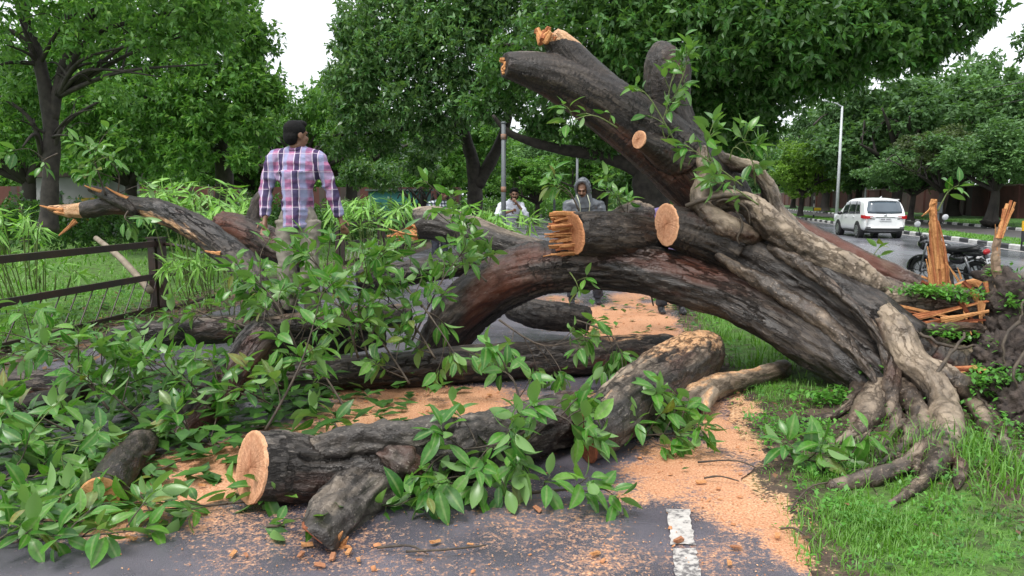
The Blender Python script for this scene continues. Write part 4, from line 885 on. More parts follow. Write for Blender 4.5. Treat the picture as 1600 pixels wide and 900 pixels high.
# sawn log resting on the arch
lg, S = log('sawn log resting on the arched trunk, splintered orange wood behind its cut face', [[(893, 364, 6.75, 33), (910, 364, 6.75, 34), (960, 366, 6.85, 35), (1005, 373, 7.0, 33), (1026, 377, 7.08, 31)]],
    cuts=[(0, 0, 1.0, 'wood', (.15, -.42, -.12))], dust=lambda V, N, g: np.where(V[:, 0] > .85, N[:, 2] * .35 - .22 + .2 * np.clip(-N[:, 1], 0, 1), -.6), seed=8, amp=(.012, .006), voxel=.010)
c0 = S[0][0][0]
for k in range(58):
    z = random.uniform(-.18, .17); yy = random.uniform(-.04, .24); ln = random.uniform(.10, .22) * (1.1 - .3 * abs(z) / .17)
    shard(lg, c0 + Vector((.03, yy, z)), c0 + Vector((-ln, yy + random.uniform(-.03, .03), z + random.uniform(-.03, .02) - .01)), random.uniform(.02, .055), random.uniform(.010, .022), MAT[['splinter', 'wood', 'splinter'][k % 3]], seed=130 + k, taper=.6)
shard(lg, c0 + Vector((.06, .0, -.17)), c0 + Vector((-.24, .02, -.20)), .05, .02, MAT['splinter'], seed=180)
# pale log behind
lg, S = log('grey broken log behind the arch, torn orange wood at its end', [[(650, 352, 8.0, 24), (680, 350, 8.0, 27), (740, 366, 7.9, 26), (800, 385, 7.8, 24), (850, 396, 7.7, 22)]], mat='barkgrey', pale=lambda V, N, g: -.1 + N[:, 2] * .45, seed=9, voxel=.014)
c0 = S[0][0][0]
for k in range(9): shard(lg, c0 + Vector((.05, random.uniform(-.1, .05), random.uniform(-.12, .1))), c0 + Vector((random.uniform(-.30, -.02), random.uniform(-.1, .05), random.uniform(-.16, .05))), .06, .025, MAT['splinter'], seed=190 + k)
# broken upright stub
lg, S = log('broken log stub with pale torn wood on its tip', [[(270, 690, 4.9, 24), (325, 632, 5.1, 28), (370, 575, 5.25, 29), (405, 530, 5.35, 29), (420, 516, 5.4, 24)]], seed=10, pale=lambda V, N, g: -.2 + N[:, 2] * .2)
e = S[0][-1][0]
for k in range(5): shard(lg, e + Vector((-.10 + .02 * k, -.08, -.03)), e + Vector((-.10 + .03 * k, -.05, .05)), .04, .025, MAT['palewood'], seed=210 + k)
log('wet log end poking in beside the fence, lowest in the leaf pile', [[(-40, 660, None, 24), (20, 645, None, 24), (70, 632, None, 22), (110, 622, None, 16)]], seed=11)
log('dark log lying behind the lowest wet log end', [[(-30, 600, None, 20), (60, 602, None, 22), (110, 608, None, 22), (132, 615, None, 16)]], seed=12)
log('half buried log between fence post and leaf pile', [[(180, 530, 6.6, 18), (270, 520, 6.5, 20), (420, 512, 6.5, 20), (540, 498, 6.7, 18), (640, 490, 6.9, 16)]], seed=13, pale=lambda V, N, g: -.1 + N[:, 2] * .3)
lg, S = log('short log piece with an orange sawn end under drooping leaves', [[(154, 776, None, 31), (180, 745, None, 30), (215, 705, None, 26), (230, 690, None, 20)]], cuts=[(0, 0, .98, 'splinter', (.5, -.3, .1))], seed=14)
log('torn log with an orange strip lying under the arch', [[(800, 480, 8.6, 16), (840, 492, 8.4, 22), (880, 496, 8.3, 22), (920, 500, 8.3, 18)]], seed=15, dust=lambda V, N, g: -.1 + 0 * V[:, 0] - .5 * N[:, 2], voxel=.014)
# long torn limb over the fence
lg, S = log('long dark limb torn along its underside, leaning over the fence', [
    [(440, 520, 6.8, 22), (400, 450, 7.0, 24), (372, 408, 7.2, 24), (335, 378, 7.4, 22), (290, 348, 7.5, 20), (235, 326, 7.6, 18), (185, 320, 7.7, 14), (140, 328, 7.8, 11), (100, 330, 7.9, 7), (75, 326, 7.9, 3)],
    [(215, 326, 7.6, 13), (180, 312, 7.65, 10), (155, 300, 7.7, 7), (140, 294, 7.7, 4)]], seed=16, voxel=.012, pale=lambda V, N, g: -.35 + N[:, 2] * .2, dust=lambda V, N, g: np.clip(-N[:, 2] * .5 - N[:, 1] * .75, 0, 1) * ((V[:, 0] > -3.5) & (V[:, 0] < -2.7)) * 1.0 + (V[:, 0] < -4.18) * 1.3 - .38)
for k, (a, b, w) in enumerate([((100, 328, 7.85), (62, 321, 7.88), .05), ((105, 333, 7.85), (84, 331, 7.85), .04), ((118, 345, 7.8), (92, 368, 7.8), .05), ((160, 300, 7.65), (132, 290, 7.68), .045), ((200, 310, 7.6), (165, 292, 7.62), .03), ((345, 396, 7.15), (320, 392, 7.15), .04)]): shard(lg, P(*a), P(*b), w, .03, MAT['splinter'], seed=230 + k)
log('dark crooked limb behind the shirt man, rising to a stub', [[(345, 350, 8.2, 20), (385, 362, 8.1, 24), (430, 385, 7.9, 24), (480, 410, 7.8, 20)], [(395, 352, 8.1, 12), (402, 318, 8.1, 10), (418, 296, 8.1, 8), (424, 286, 8.1, 5)]], seed=17, voxel=.014)
log('low log the shirt man stands on', [[(380, 545, 6.9, 24), (440, 540, 6.9, 26), (520, 530, 6.9, 26), (600, 520, 7.0, 20)]], seed=18, voxel=.014)
log('dark log half hidden by leaves below the grey broken log', [[(560, 440, 7.4, 18), (620, 430, 7.4, 20), (700, 415, 7.5, 20), (760, 408, 7.6, 14)]], seed=19, voxel=.014)
log('grey sapwood stump piece behind the sawn log', [[(960, 350, 8.6, 22), (992, 338, 8.6, 24), (1020, 340, 8.6, 18)]], seed=20, voxel=.016, pale=lambda V, N, g: .1 + N[:, 2] * .3)
# a bare leaning pole behind the fence
mb = MB(); sp = spline(PR([(150, 372, 11.5, 4), (190, 405, 10.8, 5), (235, 455, 10.2, 5.5)]), 5); mb.tube([p for p, _ in sp], [r for _, r in sp], 8)
o = mb.build('stick', simple('pale_stick', (.30, .25, .19), (.18, .14, .10), 9, .8, .4), None, smooth=True); tag(o, 'pale bare stick propped on the lawn behind the fence rails', 'stick')

# ================================================================ LEAFY BRANCHES
def leaf_mesh(L, W, droop, fold, curl, seed, mat, name='leaf', nseg=6):
    rr = random.Random(seed); V = []; F = []; rib = []
    prof = [0.05, .66, .96, 1.0, .86, .52, 0.0]
    for i in range(nseg + 1):
        q = i / nseg; w = W / 2 * prof[i]; z = -droop * q * q * L; x = q * L; tw = curl * (q - .4)
        for sgn in (-1, 0, 1):
            V.append((x, sgn * w * math.cos(tw), z + abs(sgn) * w * fold + sgn * w * math.sin(tw))); rib.append(1.0 if sgn == 0 else 0.0)
    for i in range(nseg):
        for k in (0, 1): F.append((i * 3 + k, i * 3 + k + 1 - 1 + 0 + 1, (i + 1) * 3 + k + 1, (i + 1) * 3 + k))
    F = [tuple(f)[::-1] for f in F]; V = [(x, y, z) for x, y, z in V]
    V += [(-.22 * L, .0, .0), (-.22 * L, .006 * L, -.012 * L), (0, .012 * L, -.004)]; rib += [1, 1, 1]; F.append((len(V) - 3, len(V) - 2, len(V) - 1, 1))
    me = mesh_np(name, V, F, mat, True); setattr_f(me, 'rib', rib)
    # upward faces must be the upper side
    if me.polygons[4].normal.z < 0: me.flip_normals()
    return me
LEAVES = [leaf_mesh(1.0, .40 + .03 * (k % 3), .10 + .09 * (k % 4), .22 + .06 * (k % 3), .35 * ((k % 5) - 2) / 2, 300 + k, MAT['leaf']) for k in range(8)]
NARROW = [leaf_mesh(1.0, .12 + .015 * (k % 3), .25 + .15 * (k % 4), .25, .4 * ((k % 3) - 1), 320 + k, MAT['leaf2']) for k in range(6)]
NLEAF = 0
def put_leaf(parent, meshes, p, a, L, rr, mpi, upb=1.0, rnd=.6):
    global NLEAF; NLEAF += 1
    if rr.random() < .2: upb = -.8
    up = Vector((rr.gauss(0, rnd), rr.gauss(0, rnd), upb)); a = a.normalized(); y = up.cross(a)
    if y.length < 1e-3: y = Vector((0, 1, 0)).cross(a)
    y.normalize(); z = a.cross(y); M = Matrix((a, y, z)).transposed().to_4x4()
    o = bpy.data.objects.new('leaf', rr.choice(meshes)); C.objects.link(o); o.parent = parent; o.matrix_parent_inverse = mpi
    o.matrix_basis = Matrix.Translation(p) @ M @ Matrix.Scale(L, 4)
def whorl(parent, meshes, p, td, n, L, rr, mpi, droop=.25, spread=(40, 80)):
    td = td.normalized(); x = td.orthogonal().normalized(); y = td.cross(x); a0 = rr.uniform(0, 6.28)
    for k in range(n):
        th = a0 + k * 2.4; el = math.radians(rr.uniform(*spread)) if k < n - 1 else .2
        a = td * math.cos(el) + (x * math.cos(th) + y * math.sin(th)) * math.sin(el) + Vector((0, 0, -droop * rr.uniform(.3, 1.4)))
        put_leaf(parent, meshes, p - td * (k / n) * L * .7 + a * L * .2, a, L * rr.uniform(.55, 1.15), rr, mpi)
def grow(parent, mpi, mb, pts, r, n_tw, tw_len, n_leaf, L, rr, meshes=LEAVES, droop=.25, up=.35, from_=.15, spread=(40, 80)):
    sp = spline(pts, 5); mb.tube([p for p, _ in sp], [q for _, q in sp], 6)
    for k in range(n_tw):
        q = from_ + (1 - from_) * (k + .5) / n_tw; i = min(len(sp) - 2, int(q * (len(sp) - 1))); p = sp[i][0]; t = (sp[i + 1][0] - sp[i][0]).normalized()
        side = t.cross(Vector((rr.gauss(0, 1), rr.gauss(0, 1), rr.gauss(0, 1)))).normalized(); d = (t * .55 + side * .8 + Vector((0, 0, up))).normalized(); ln = tw_len * rr.uniform(.5, 1.2)
        e = p + d * ln
        if e.z < .06: e.z = .06 + rr.uniform(0, .05)
        mid = p.lerp(e, .5) + Vector((rr.gauss(0, .1), rr.gauss(0, .1), rr.gauss(.05, .1))) * ln * .7
        s2 = spline([(p, max(.0035, sp[i][1] * .6)), (mid, .0035), (e, .002)], 3); mb.tube([a for a, _ in s2], [b for _, b in s2], 5)
        whorl(parent, meshes, e, (e - mid), n_leaf + rr.randint(-2, 1), L, rr, mpi, droop, spread)
    e = sp[-1][0]; whorl(parent, meshes, e, e - sp[-3][0], n_leaf, L, rr, mpi, droop, spread)
G_BR = 'leafy branches broken off the fallen tree'
def branch(label, pts, n_tw, L=.15, tw=.28, n_leaf=7, seed=0, meshes=LEAVES, droop=.25, up=.35, r=.012, name='leafy_branch', mat='twig', group=G_BR, from_=.15, spread=(40, 80)):
    rr = random.Random(seed * 77 + 5); pr = [P(*q) for q in pts]
    if len(pr) == 2: pr.insert(1, pr[0].lerp(pr[1], .5) + Vector((rr.gauss(0, .04), rr.gauss(0, .04), abs(rr.gauss(.04, .03)))))
    for p in pr: p.z = max(p.z, .03)
    n = len(pr); b = pr[0]; root = thing(name, (b.x, b.y, b.z), label, 'branch', group); mpi = Matrix.Translation(-b); mb = MB()
    grow(root, mpi, mb, [(p, r * (1 - .75 * i / (n - 1))) for i, p in enumerate(pr)], r, n_tw + (1 if n_tw > 8 else 0), tw, n_leaf, L, rr, meshes, droop, up, from_, spread)
    mb.build('stem', MAT[mat], root, smooth=True); return root
BR = [
 ('tall leafy spray rising in front of the shirt man\'s trousers', [(560, 560, 5.7), (530, 470, 5.7), (480, 390, 5.7)], 9),
 ('leafy spray on a reddish stem beside the shirt man\'s arm', [(575, 560, 5.8), (560, 470, 5.9), (600, 385, 6.0)], 9),
 ('leafy branch leaning on the near side of the arched trunk', [(640, 540, 6.0), (690, 440, 6.3), (730, 385, 6.4)], 10),
 ('large-leaved branch reaching towards the broken fence rail', [(470, 560, 5.4), (435, 480, 5.4), (395, 430, 5.5)], 9),
 ('leafy branch flat on the pile just above the orange sawn log piece', [(330, 640, 4.9), (270, 590, 5.0), (200, 570, 5.1)], 8),
 ('leafy branch lying beside the broken log stub', [(440, 640, 5.0), (360, 610, 5.0), (270, 600, 5.0)], 9),
 ('leafy branch over the lowest wet log end', [(170, 640, 4.8), (110, 570, 4.9), (40, 530, 5.0)], 9),
 ('leafy branch below the bottom fence rail', [(270, 580, 5.6), (190, 545, 5.7), (110, 545, 5.7)], 7),
 ('leafy branch draped over the log ends by the fence', [(150, 700, 4.5), (80, 660, 4.5), (10, 630, 4.5)], 8),
 ('pale-stemmed branch drooping over the orange log end', [(-60, 700, 4.2), (60, 692, 4.2), (150, 700, 4.15)], 9),
 ('leafy branch in the lower pile between wet log and road', [(-40, 770, 4.0), (40, 745, 4.0), (95, 738, 4.0)], 6),
 ('long leafy shoot reaching out of the lower pile over asphalt', [(-60, 880, 3.5), (30, 850, 3.5), (110, 805, 3.6)], 6),
 ('big-leaved branch at the very bottom corner of the pile', [(-90, 915, 3.5), (10, 885, 3.5), (140, 868, 3.5)], 6),
 ('single thin branch with leaves lying on bare asphalt', [(420, 842, 3.78), (340, 855, 3.7), (220, 862, 3.62)], 5),
 ('leafy branch under the broken stub beside the orange dust', [(345, 730, 4.6), (310, 690, 4.7), (250, 670, 4.7)], 7),
 ('sparse branch on a dark stem rising behind the round sawn face', [(415, 672, 4.5), (455, 600, 4.6), (480, 540, 4.7), (510, 430, 4.8)], 6),
 ('leafy branch between broken stub and long black log', [(540, 640, 5.2), (500, 580, 5.3), (450, 560, 5.3)], 8),
 ('leafy branch lying over the long black log', [(640, 600, 5.7), (600, 540, 5.8), (560, 500, 5.9)], 9),
 ('leafy branch tucked under the fall of the arched trunk', [(680, 560, 5.9), (640, 500, 6.1), (590, 460, 6.2)], 9),
 ('leafy branch perched where arch and grey log meet', [(760, 440, 6.5), (730, 410, 6.7), (700, 380, 6.9)], 7),
 ('dense leafy spray spilling over the knotty log', [(870, 640, 4.15), (790, 690, 3.95), (690, 705, 3.9)], 10),
 ('leafy spray hanging low against the side of the knotty log', [(850, 665, 4.1), (770, 740, 3.85), (700, 760, 3.8)], 8),
 ('small leafy sprig below the knotty log on wet asphalt', [(585, 765, 3.8), (592, 800, 3.72), (606, 828, 3.68)], 2),
 ('upright leafy sprout standing behind the knotty log', [(815, 640, 4.6), (800, 590, 4.65), (770, 575, 4.7)], 4),
 ('leafy sprig fallen on asphalt before the red sawn end', [(830, 770, 3.85), (890, 765, 3.8), (935, 770, 3.8)], 3),
 ('dense leafy clump between dusted log and verge', [(950, 690, 4.8), (1010, 680, 4.75), (1070, 675, 4.75)], 9),
 ('leaves drooping from a twig beside the thin smooth branch log', [(960, 650, 5.0), (1020, 640, 5.0), (1070, 640, 5.0)], 6),
 ('hanging cluster of leaves before the long black log, beneath the arch', [(655, 470, 6.0), (690, 520, 5.8), (715, 560, 5.7)], 4),
 ('drooping row of leaves along a twig over the long black log', [(780, 500, 6.3), (850, 540, 6.0), (925, 520, 6.0)], 7),
 ('wilting pale leaves at the far end of the long black log', [(900, 500, 6.4), (950, 520, 6.1), (975, 560, 6.0)], 5),
 ('young leafy branch lying from sawdust onto the verge grass', [(1215, 745, 4.5), (1260, 760, 4.35), (1330, 745, 4.3)], 5),
 ('leafy twig standing up in front of the grey broken log', [(728, 430, 6.9), (715, 370, 6.9), (703, 296, 6.9)], 4),
 ('tuft of pale leaves beside the hooded man', [(905, 330, 6.6), (890, 300, 6.6), (868, 285, 6.6)], 2),
 ('leafy shoots standing on the torn limb over the fence', [(165, 305, 7.6), (150, 260, 7.6), (135, 225, 7.6)], 4),
 ('drooping leafy twig hanging beyond the torn limb tip', [(180, 320, 7.65), (185, 270, 7.6), (150, 235, 7.55)], 4),
 ('lone three-leaved twig above the narrow-leaved heap', [(90, 240, 7.6), (70, 250, 7.6), (66, 262, 7.6)], 1),
 ('leafy shoots standing behind the sawn log', [(985, 345, 8.4), (970, 320, 8.4), (965, 300, 8.4)], 4),
 ('leafy sprig drooping below the middle of the torn limb', [(200, 330, 7.5), (195, 340, 7.4), (205, 350, 7.4)], 1),
 ('leafy branch fallen behind the fence post', [(360, 480, 9.5), (330, 455, 10.5), (300, 440, 11.5)], 5),
 ('leafy branch heaped beneath the shirt man', [(560, 500, 6.6), (500, 460, 6.6), (440, 450, 6.6)], 8),
 ('leafy branch low between the dark hidden log and the arch', [(660, 480, 6.6), (620, 430, 6.8), (600, 400, 6.9)], 8),
 ('leafy branch poking out beneath the fallen limb near the man', [(430, 520, 6.3), (410, 470, 6.4), (395, 440, 6.5)], 6),
 ('tiny leafy twig flat on the asphalt at the bottom edge', [(420, 905, 3.45), (435, 895, 3.45), (440, 893, 3.45)], 1),
 ('leafy branch sunk in the middle of the leaf pile', [(240, 680, 4.7), (180, 620, 4.85), (150, 590, 4.9)], 8),
 ('leaf spray partly covering the red sawn end', [(840, 640, 4.25), (885, 655, 4.15), (915, 690, 4.1)], 5),
 ('leafy branch lying across the half buried log', [(440, 530, 5.9), (350, 500, 6.1), (260, 490, 6.3)], 8),
 ('leafy branch strewn by the bottom rail and post', [(240, 555, 6.3), (150, 535, 6.6), (60, 545, 6.4)], 4),
 ('few leaves lying beside the thick sawn log on sawdust', [(540, 690, 4.7), (525, 665, 4.75), (520, 650, 4.8)], 1),
 ('flat spray of long leaves at the very bottom edge of the scene', [(-60, 905, 3.25), (100, 888, 3.32), (240, 868, 3.42)], 7),
 ('leafy clump under the cut stub of the knotty log', [(470, 800, 3.95), (445, 815, 3.9), (435, 830, 3.85)], 1),
]
for k, (lab, pts, n) in enumerate(BR):
    d = pts[0][2]; hang = 'hanging' in lab or 'droop' in lab or 'wilting' in lab
    if d < 4.3 and pts[0][0] < 300: flat = 1
    else: flat = 0
    branch(lab, pts, n, .152 if d < 4.6 else .138, .24 if d < 4.6 else .30, 9, k, LEAVES, (.7 if hang else .12 if flat else .28), (-.1 if hang else -.05 if flat else .35), .009, mat='greenstem' if 'pale-stemmed' in lab or 'shoot reaching' in lab else 'twig')
# shoots still growing on the fallen tree: stem parts with their own leaves
def shoot(pts, n_tw, L, seed, tw=.16, nl=5, droop=.15):
    rr = random.Random(seed); pr = [P(*q) for q in pts]; mb = MB(); holder = bpy.data.objects.new('shoot', bpy.data.meshes.new('shoot')); C.objects.link(holder); attach(holder, tree)
    grow(holder, Matrix.Identity(4), mb, [(p, .007 * (1 - .7 * i / (len(pr) - 1))) for i, p in enumerate(pr)], .007, n_tw, tw, nl, L, rr, LEAVES, droop, .4)
    holder.data = mesh_np('shoot', mb.v, mb.f, MAT['greenstem'], True)
for k, q in enumerate([([(1040, 195, 6.9), (1046, 140, 6.9), (1062, 85, 6.9)], 6, .15), ([(1050, 160, 6.9), (1070, 110, 6.85), (1072, 80, 6.85)], 5, .14), ([(965, 200, 6.7), (925, 180, 6.6), (880, 195, 6.5)], 3, .14), ([(1070, 250, 6.8), (1020, 160, 6.75), (995, 135, 6.75)], 2, .13),
        ([(1120, 270, 6.75), (1105, 230, 6.7), (1115, 190, 6.7)], 4, .15), ([(1160, 290, 6.6), (1120, 260, 6.55), (1070, 225, 6.5)], 4, .15), ([(1180, 290, 6.7), (1175, 250, 6.65), (1155, 205, 6.65)], 3, .14), ([(1185, 320, 6.4), (1140, 290, 6.35), (1110, 285, 6.35)], 4, .14),
        ([(1465, 330, 6.2), (1478, 305, 6.2), (1486, 293, 6.2)], 1, .13), ([(1050, 245, 6.85), (1035, 200, 6.8), (1045, 160, 6.8)], 2, .13), ([(1140, 250, 6.75), (1150, 230, 6.7), (1185, 262, 6.6)], 2, .15), ([(1360, 405, 6.7), (1365, 398, 6.7), (1372, 402, 6.7)], 1, .11), ([(890, 425, 6.8), (900, 440, 6.7), (905, 455, 6.7)], 1, .13)]): shoot(q[0], q[1], q[2], 500 + k)

# narrow-leaved fallen foliage heaped beyond the fence
def heap_branch(label, centre, rx, rz, n_st, seed, L=.22, d0=None):
    rr = random.Random(seed); c = P(*centre); d = centre[2]; RX, RZ = rx * d / FPX, rz * d / FPX; root = thing('narrow_leaf_branch', (c.x, c.y, 0), label, 'branch', 'narrow-leaved branches heaped beyond the fence'); mpi = Matrix.Translation((-c.x, -c.y, 0)); mb = MB()
    for k in range(n_st):
        a = rr.uniform(0, 6.28); q = rr.random() ** .5; b = Vector((c.x + RX * .6 * q * math.cos(a), c.y + RX * .5 * q * math.sin(a), rr.uniform(.05, max(.1, c.z + RZ * .1)))); e = Vector((c.x + RX * q * math.cos(a) * 1.05, c.y + RX * .8 * q * math.sin(a) - .15, c.z + RZ * (1 - .8 * q * q) * rr.uniform(.5, 1.05)))
        mid = b.lerp(e, .6) + Vector((0, 0, .15)); sp = spline([(b, .008), (mid, .006), (e, .003)], 4); mb.tube([p for p, _ in sp], [r for _, r in sp], 5)
        t = (e - mid).normalized()
        for j in range(9):
            i = 4 + int(j * (len(sp) - 5) / 8.0); th = rr.uniform(0, 6.28); x = t.orthogonal().normalized(); y = t.cross(x)
            put_leaf(root, NARROW, sp[min(i, len(sp) - 1)][0], t * .5 + (x * math.cos(th) + y * math.sin(th)) * .8 + Vector((0, -.1, -.45)), L * rr.uniform(.7, 1.2), rr, mpi, 1, .5)
    mb.build('stem', MAT['greenstem'], root, smooth=True)
heap_branch('mass of long narrow bright leaves slumped over the top rail', (20, 385, 9.6), 85, 75, 30, 601)
heap_branch('mound of bright narrow leaves behind the torn limb', (310, 325, 9.6), 95, 50, 30, 602)
heap_branch('lower skirt of narrow leaves behind the rails', (50, 440, 10.0), 80, 60, 18, 603)
heap_branch('narrow-leaved heap past the shirt man\'s elbow', (585, 335, 12), 70, 32, 26, 604, .26)
heap_branch('narrow-leaved tangle between torn limb and shirt man', (375, 345, 9), 50, 30, 14, 605)
heap_branch('small narrow-leaved clump at the foot of the grey pole', (735, 340, 13), 34, 24, 10, 606)
heap_branch('narrow-leaved clump near the fence beyond the grey log', (800, 350, 11.5), 40, 24, 12, 607)
heap_branch('pile of narrow leaves on the lawn beside the fence post', (330, 420, 9.5), 70, 28, 16, 608)

# ================================================================ FENCE
def fence(label, nodes, group=None, bars_from=None, near=True):
    """nodes: (x, y) posts; three rails, slanting bars between the lower two"""
    root = thing('iron_fence', (nodes[0][0], nodes[0][1], 0), label, 'fence', group); z0 = [float(ground_h(x, y)) for x, y in nodes]
    stuff = MB()
    for i, (x, y) in enumerate(nodes):
        mb = MB(); q = 1 if near else .8; mb.box((x - .05, y, .46), (.09, .12, 1.02)); mb.box((x + .055, y + .02, .46), (.07 * q, .12, 1.0)); mb.box((x, y, .978), (.22, .16, .016)); mb.build('post', MAT['iron'], root)
    for (x0, y0), (x1, y1) in zip(nodes[:-1], nodes[1:]):
        for z, w, h in ((.90, .06, .075), (.475, .035, .075), (.055, .035, .06)):
            mb = MB(); mb.bar((x0, y0 + .06, z), (x1, y1 - .06, z), w, h); mb.build('rail', MAT['iron'], root)
        L = math.hypot(x1 - x0, y1 - y0); n = int(L / .27)
        for k in range(n):
            a = (k + .2) / n; b = min(.99, (k + 1.2) / n); p = (x0 + (x1 - x0) * a, y0 + (y1 - y0) * a, .07); q = (x0 + (x1 - x0) * b, y0 + (y1 - y0) * b, .455)
            if near and y0 < 24: mb = MB(); mb.bar(p, q, .011, .011); mb.build('bar', MAT['iron'], root)
            else: stuff.bar((p[0], p[1], .07), (p[0], p[1], .9), .03, .03)
    if stuff.v: tag(stuff.build('bar', MAT['iron'], root), kind='stuff')
    return root
def fx(y): return (float(fence_x(y)), y)
fence('black iron park fence with slanting bars along the path edge', [fx(4.4), fx(7.4), fx(10.5)])
# the bent rail pushed down by the fallen limb
root = thing('bent_fence_rail', (fx(10.5)[0], 10.5, 0), 'black fence rails bent down under the fallen limb past the corner post', 'rail')
for pts, r in (([(252, 381, 10.6, 3), (285, 385, 10.2, 3), (315, 395, 9.8, 3), (342, 396, 9.5, 3)], .024), ([(258, 430, 10.5, 3), (300, 424, 11, 3), (345, 414, 11.6, 3)], .024), ([(258, 484, 10.5, 3), (300, 472, 11, 3), (345, 460, 11.5, 3)], .022)):
    mb = MB(); sp = spline(PR(pts), 4); mb.tube([p for p, _ in sp], r, 6); mb.build('rail', MAT['iron'], root)
fence('long run of black park fence receding beyond the fallen tree', [fx(17.6), fx(20.8)] + [fx(20.8 + 3 * k) for k in range(1, 8)] + [fx(44.8 + 4 * k) for k in range(0, 14)], near=True)

# ================================================================ POLES, WIRES, SIGNS
root = thing('street_lamp', P(1307, 345, 58), 'tall thin galvanised street lamp beside the yellow-green tree', 'street lamp'); b = P(1307, 345, 58); t = P(1316, 166, 58)
mb = MB(); mb.tube([b, b.lerp(t, .5), t], [.13, .10, .07], 10); mb.build('pole', MAT['palesteel'], root, smooth=True)
mb = MB(); e = t + Vector((-1.3, -.3, .35)); mb.tube([t - Vector((0, 0, .05)), t + Vector((-.5, -.1, .2)), e], [.05, .04, .03], 6); mb.build('arm', MAT['palesteel'], root, smooth=True)
mb = MB(); mb.ell(e + Vector((-.25, 0, 0)), (.38, .14, .09)); mb.build('lamp_head', MAT['palesteel'], root, smooth=True)
mb = MB(); mb.tube([b - Vector((0, 0, .1)), b + Vector((0, 0, .5))], [.2, .17], 10); mb.build('base', MAT['palesteel'], root, smooth=True)
def pole(label, px, d, ybot, ytop, r, mat, cat='pole', name='grey_pole', band=False):
    b = P(px, ybot, d); b.z = min(b.z, float(ground_h(b.x, b.y)) if d < 40 else b.z); t = P(px, ytop, d); t.x, t.y = b.x, b.y; root = thing(name, b, label, cat)
    mb = MB(); mb.tube([b, b.lerp(t, .55), t], [r, r * .95, r * .85], 12); mb.build('shaft', MAT[mat], root, smooth=True)
    mb = MB(); mb.tube([b, b + Vector((0, 0, .18))], [r * 1.5, r * 1.4], 12); mb.build('base_sleeve', MAT[mat], root, smooth=True)
    mb = MB(); mb.ell(t, (r * 1.1, r * 1.1, r * .6)); mb.build('cap', MAT[mat], root, smooth=True)
    if band:
        for z in (1.62, 2.6): mb = MB(); mb.tube([b + Vector((0, 0, z)), b + Vector((0, 0, z + .1))], r * 1.06, 12); mb.build('band', simple('rusty_band', (.32, .13, .06), (.2, .16, .14), 14, .7), root, smooth=True)
    return root
pole('grey painted pole the white-shirted man leans on', 787, 15.2, 425, 192, .048, 'steel', band=True)
pole('thin grey pole behind the hooded man, in line with his shoulder', 901, 30, 350, 245, .05, 'steel')
pole('slim grey pole standing among the far fence posts', 866, 38, 352, 262, .06, 'steel')
pole('short grey post peeping over the white car roof', 1350, 64, 345, 294, .07, 'palesteel')
wires = MB()
for k, (a, b, c) in enumerate([((1240, 186), (1430, 180), (1700, 118)), ((1240, 192), (1430, 186), (1700, 132)), ((1300, 168), (1430, 156), (1700, 110))]):
    sp = spline([(P(*a, 120), .012), (P(*b, 75), .012), (P(*c, 38), .012)], 8); mb = MB(); mb.tube([p for p, _ in sp], .022, 5)
    o = mb.build('overhead_wire', MAT['iron'], None, smooth=True); tag(o, ['lowest of the thin overhead wires', 'middle one of the thin overhead wires', 'topmost of the thin overhead wires'][[1, 0, 2][k]] + ' crossing before the far trees', 'wire')
bwp = thing('marker_post', P(1271, 341, 66), 'black and white banded marker post with a small yellow plate near the lamp', 'post'); b = P(1271, 341, 66); wm, km = kw, kb
for k in range(6): mb = MB(); mb.tube([b + Vector((0, 0, .3 * k)), b + Vector((0, 0, .3 * k + .298))], .07, 8); mb.build('band', wm if k % 2 else km, bwp)
mb = MB(); mb.box(b + Vector((.25, -.15, .75)), (.55, .06, .22)); mb.build('plate', simple('yellow_plate', (.75, .48, .02), (.65, .4, .02), 3, .5), bwp)
sg = thing('median_sign', P(1597, 392, 26), 'small black and yellow sign on the median at the picture edge', 'sign'); b = P(1597, 392, 26)
b.z = -.17; mb = MB(); mb.box(b + Vector((.12, 0, .42)), (.34, .05, .36)); mb.build('lower_panel', km, sg); mb = MB(); mb.box(b + Vector((.12, 0, .76)), (.34, .05, .32)); mb.build('yellow_panel', simple('sign_yellow', (.78, .46, .02), (.7, .4, .02), 3, .5), sg)
mb = MB()
for x in (0, .24): mb.box(b + Vector((x, .05, .12)), (.04, .04, .28))
mb.build('leg', km, sg)
mb = MB()
for k, (x, z, w_, h) in enumerate([(.04, .50, .10, .03), (.16, .50, .08, .03), (.10, .42, .16, .03), (.05, .34, .08, .03), (.18, .34, .06, .03)]): mb.box(b + Vector((x + .04, -.028, z)), (w_, .006, h))
mb.build('lettering', simple('sign_print', (.78, .46, .02), None, 3, .5), sg)
ub = thing('utility_box', P(1463, 338, 47), 'small grey utility box on a stand across the road', 'utility box'); b = P(1463, 345, 47)
mb = MB(); mb.box(b + Vector((0, 0, .75)), (.5, .3, .6)); mb.build('cabinet', MAT['steel'], ub); mb = MB(); mb.box(b + Vector((0, 0, .2)), (.2, .2, .6)); mb.build('stand', MAT['steel'], ub); mb = MB(); mb.box(b + Vector((0, 0, 1.07)), (.56, .36, .04)); mb.build('lid', MAT['steel'], ub)

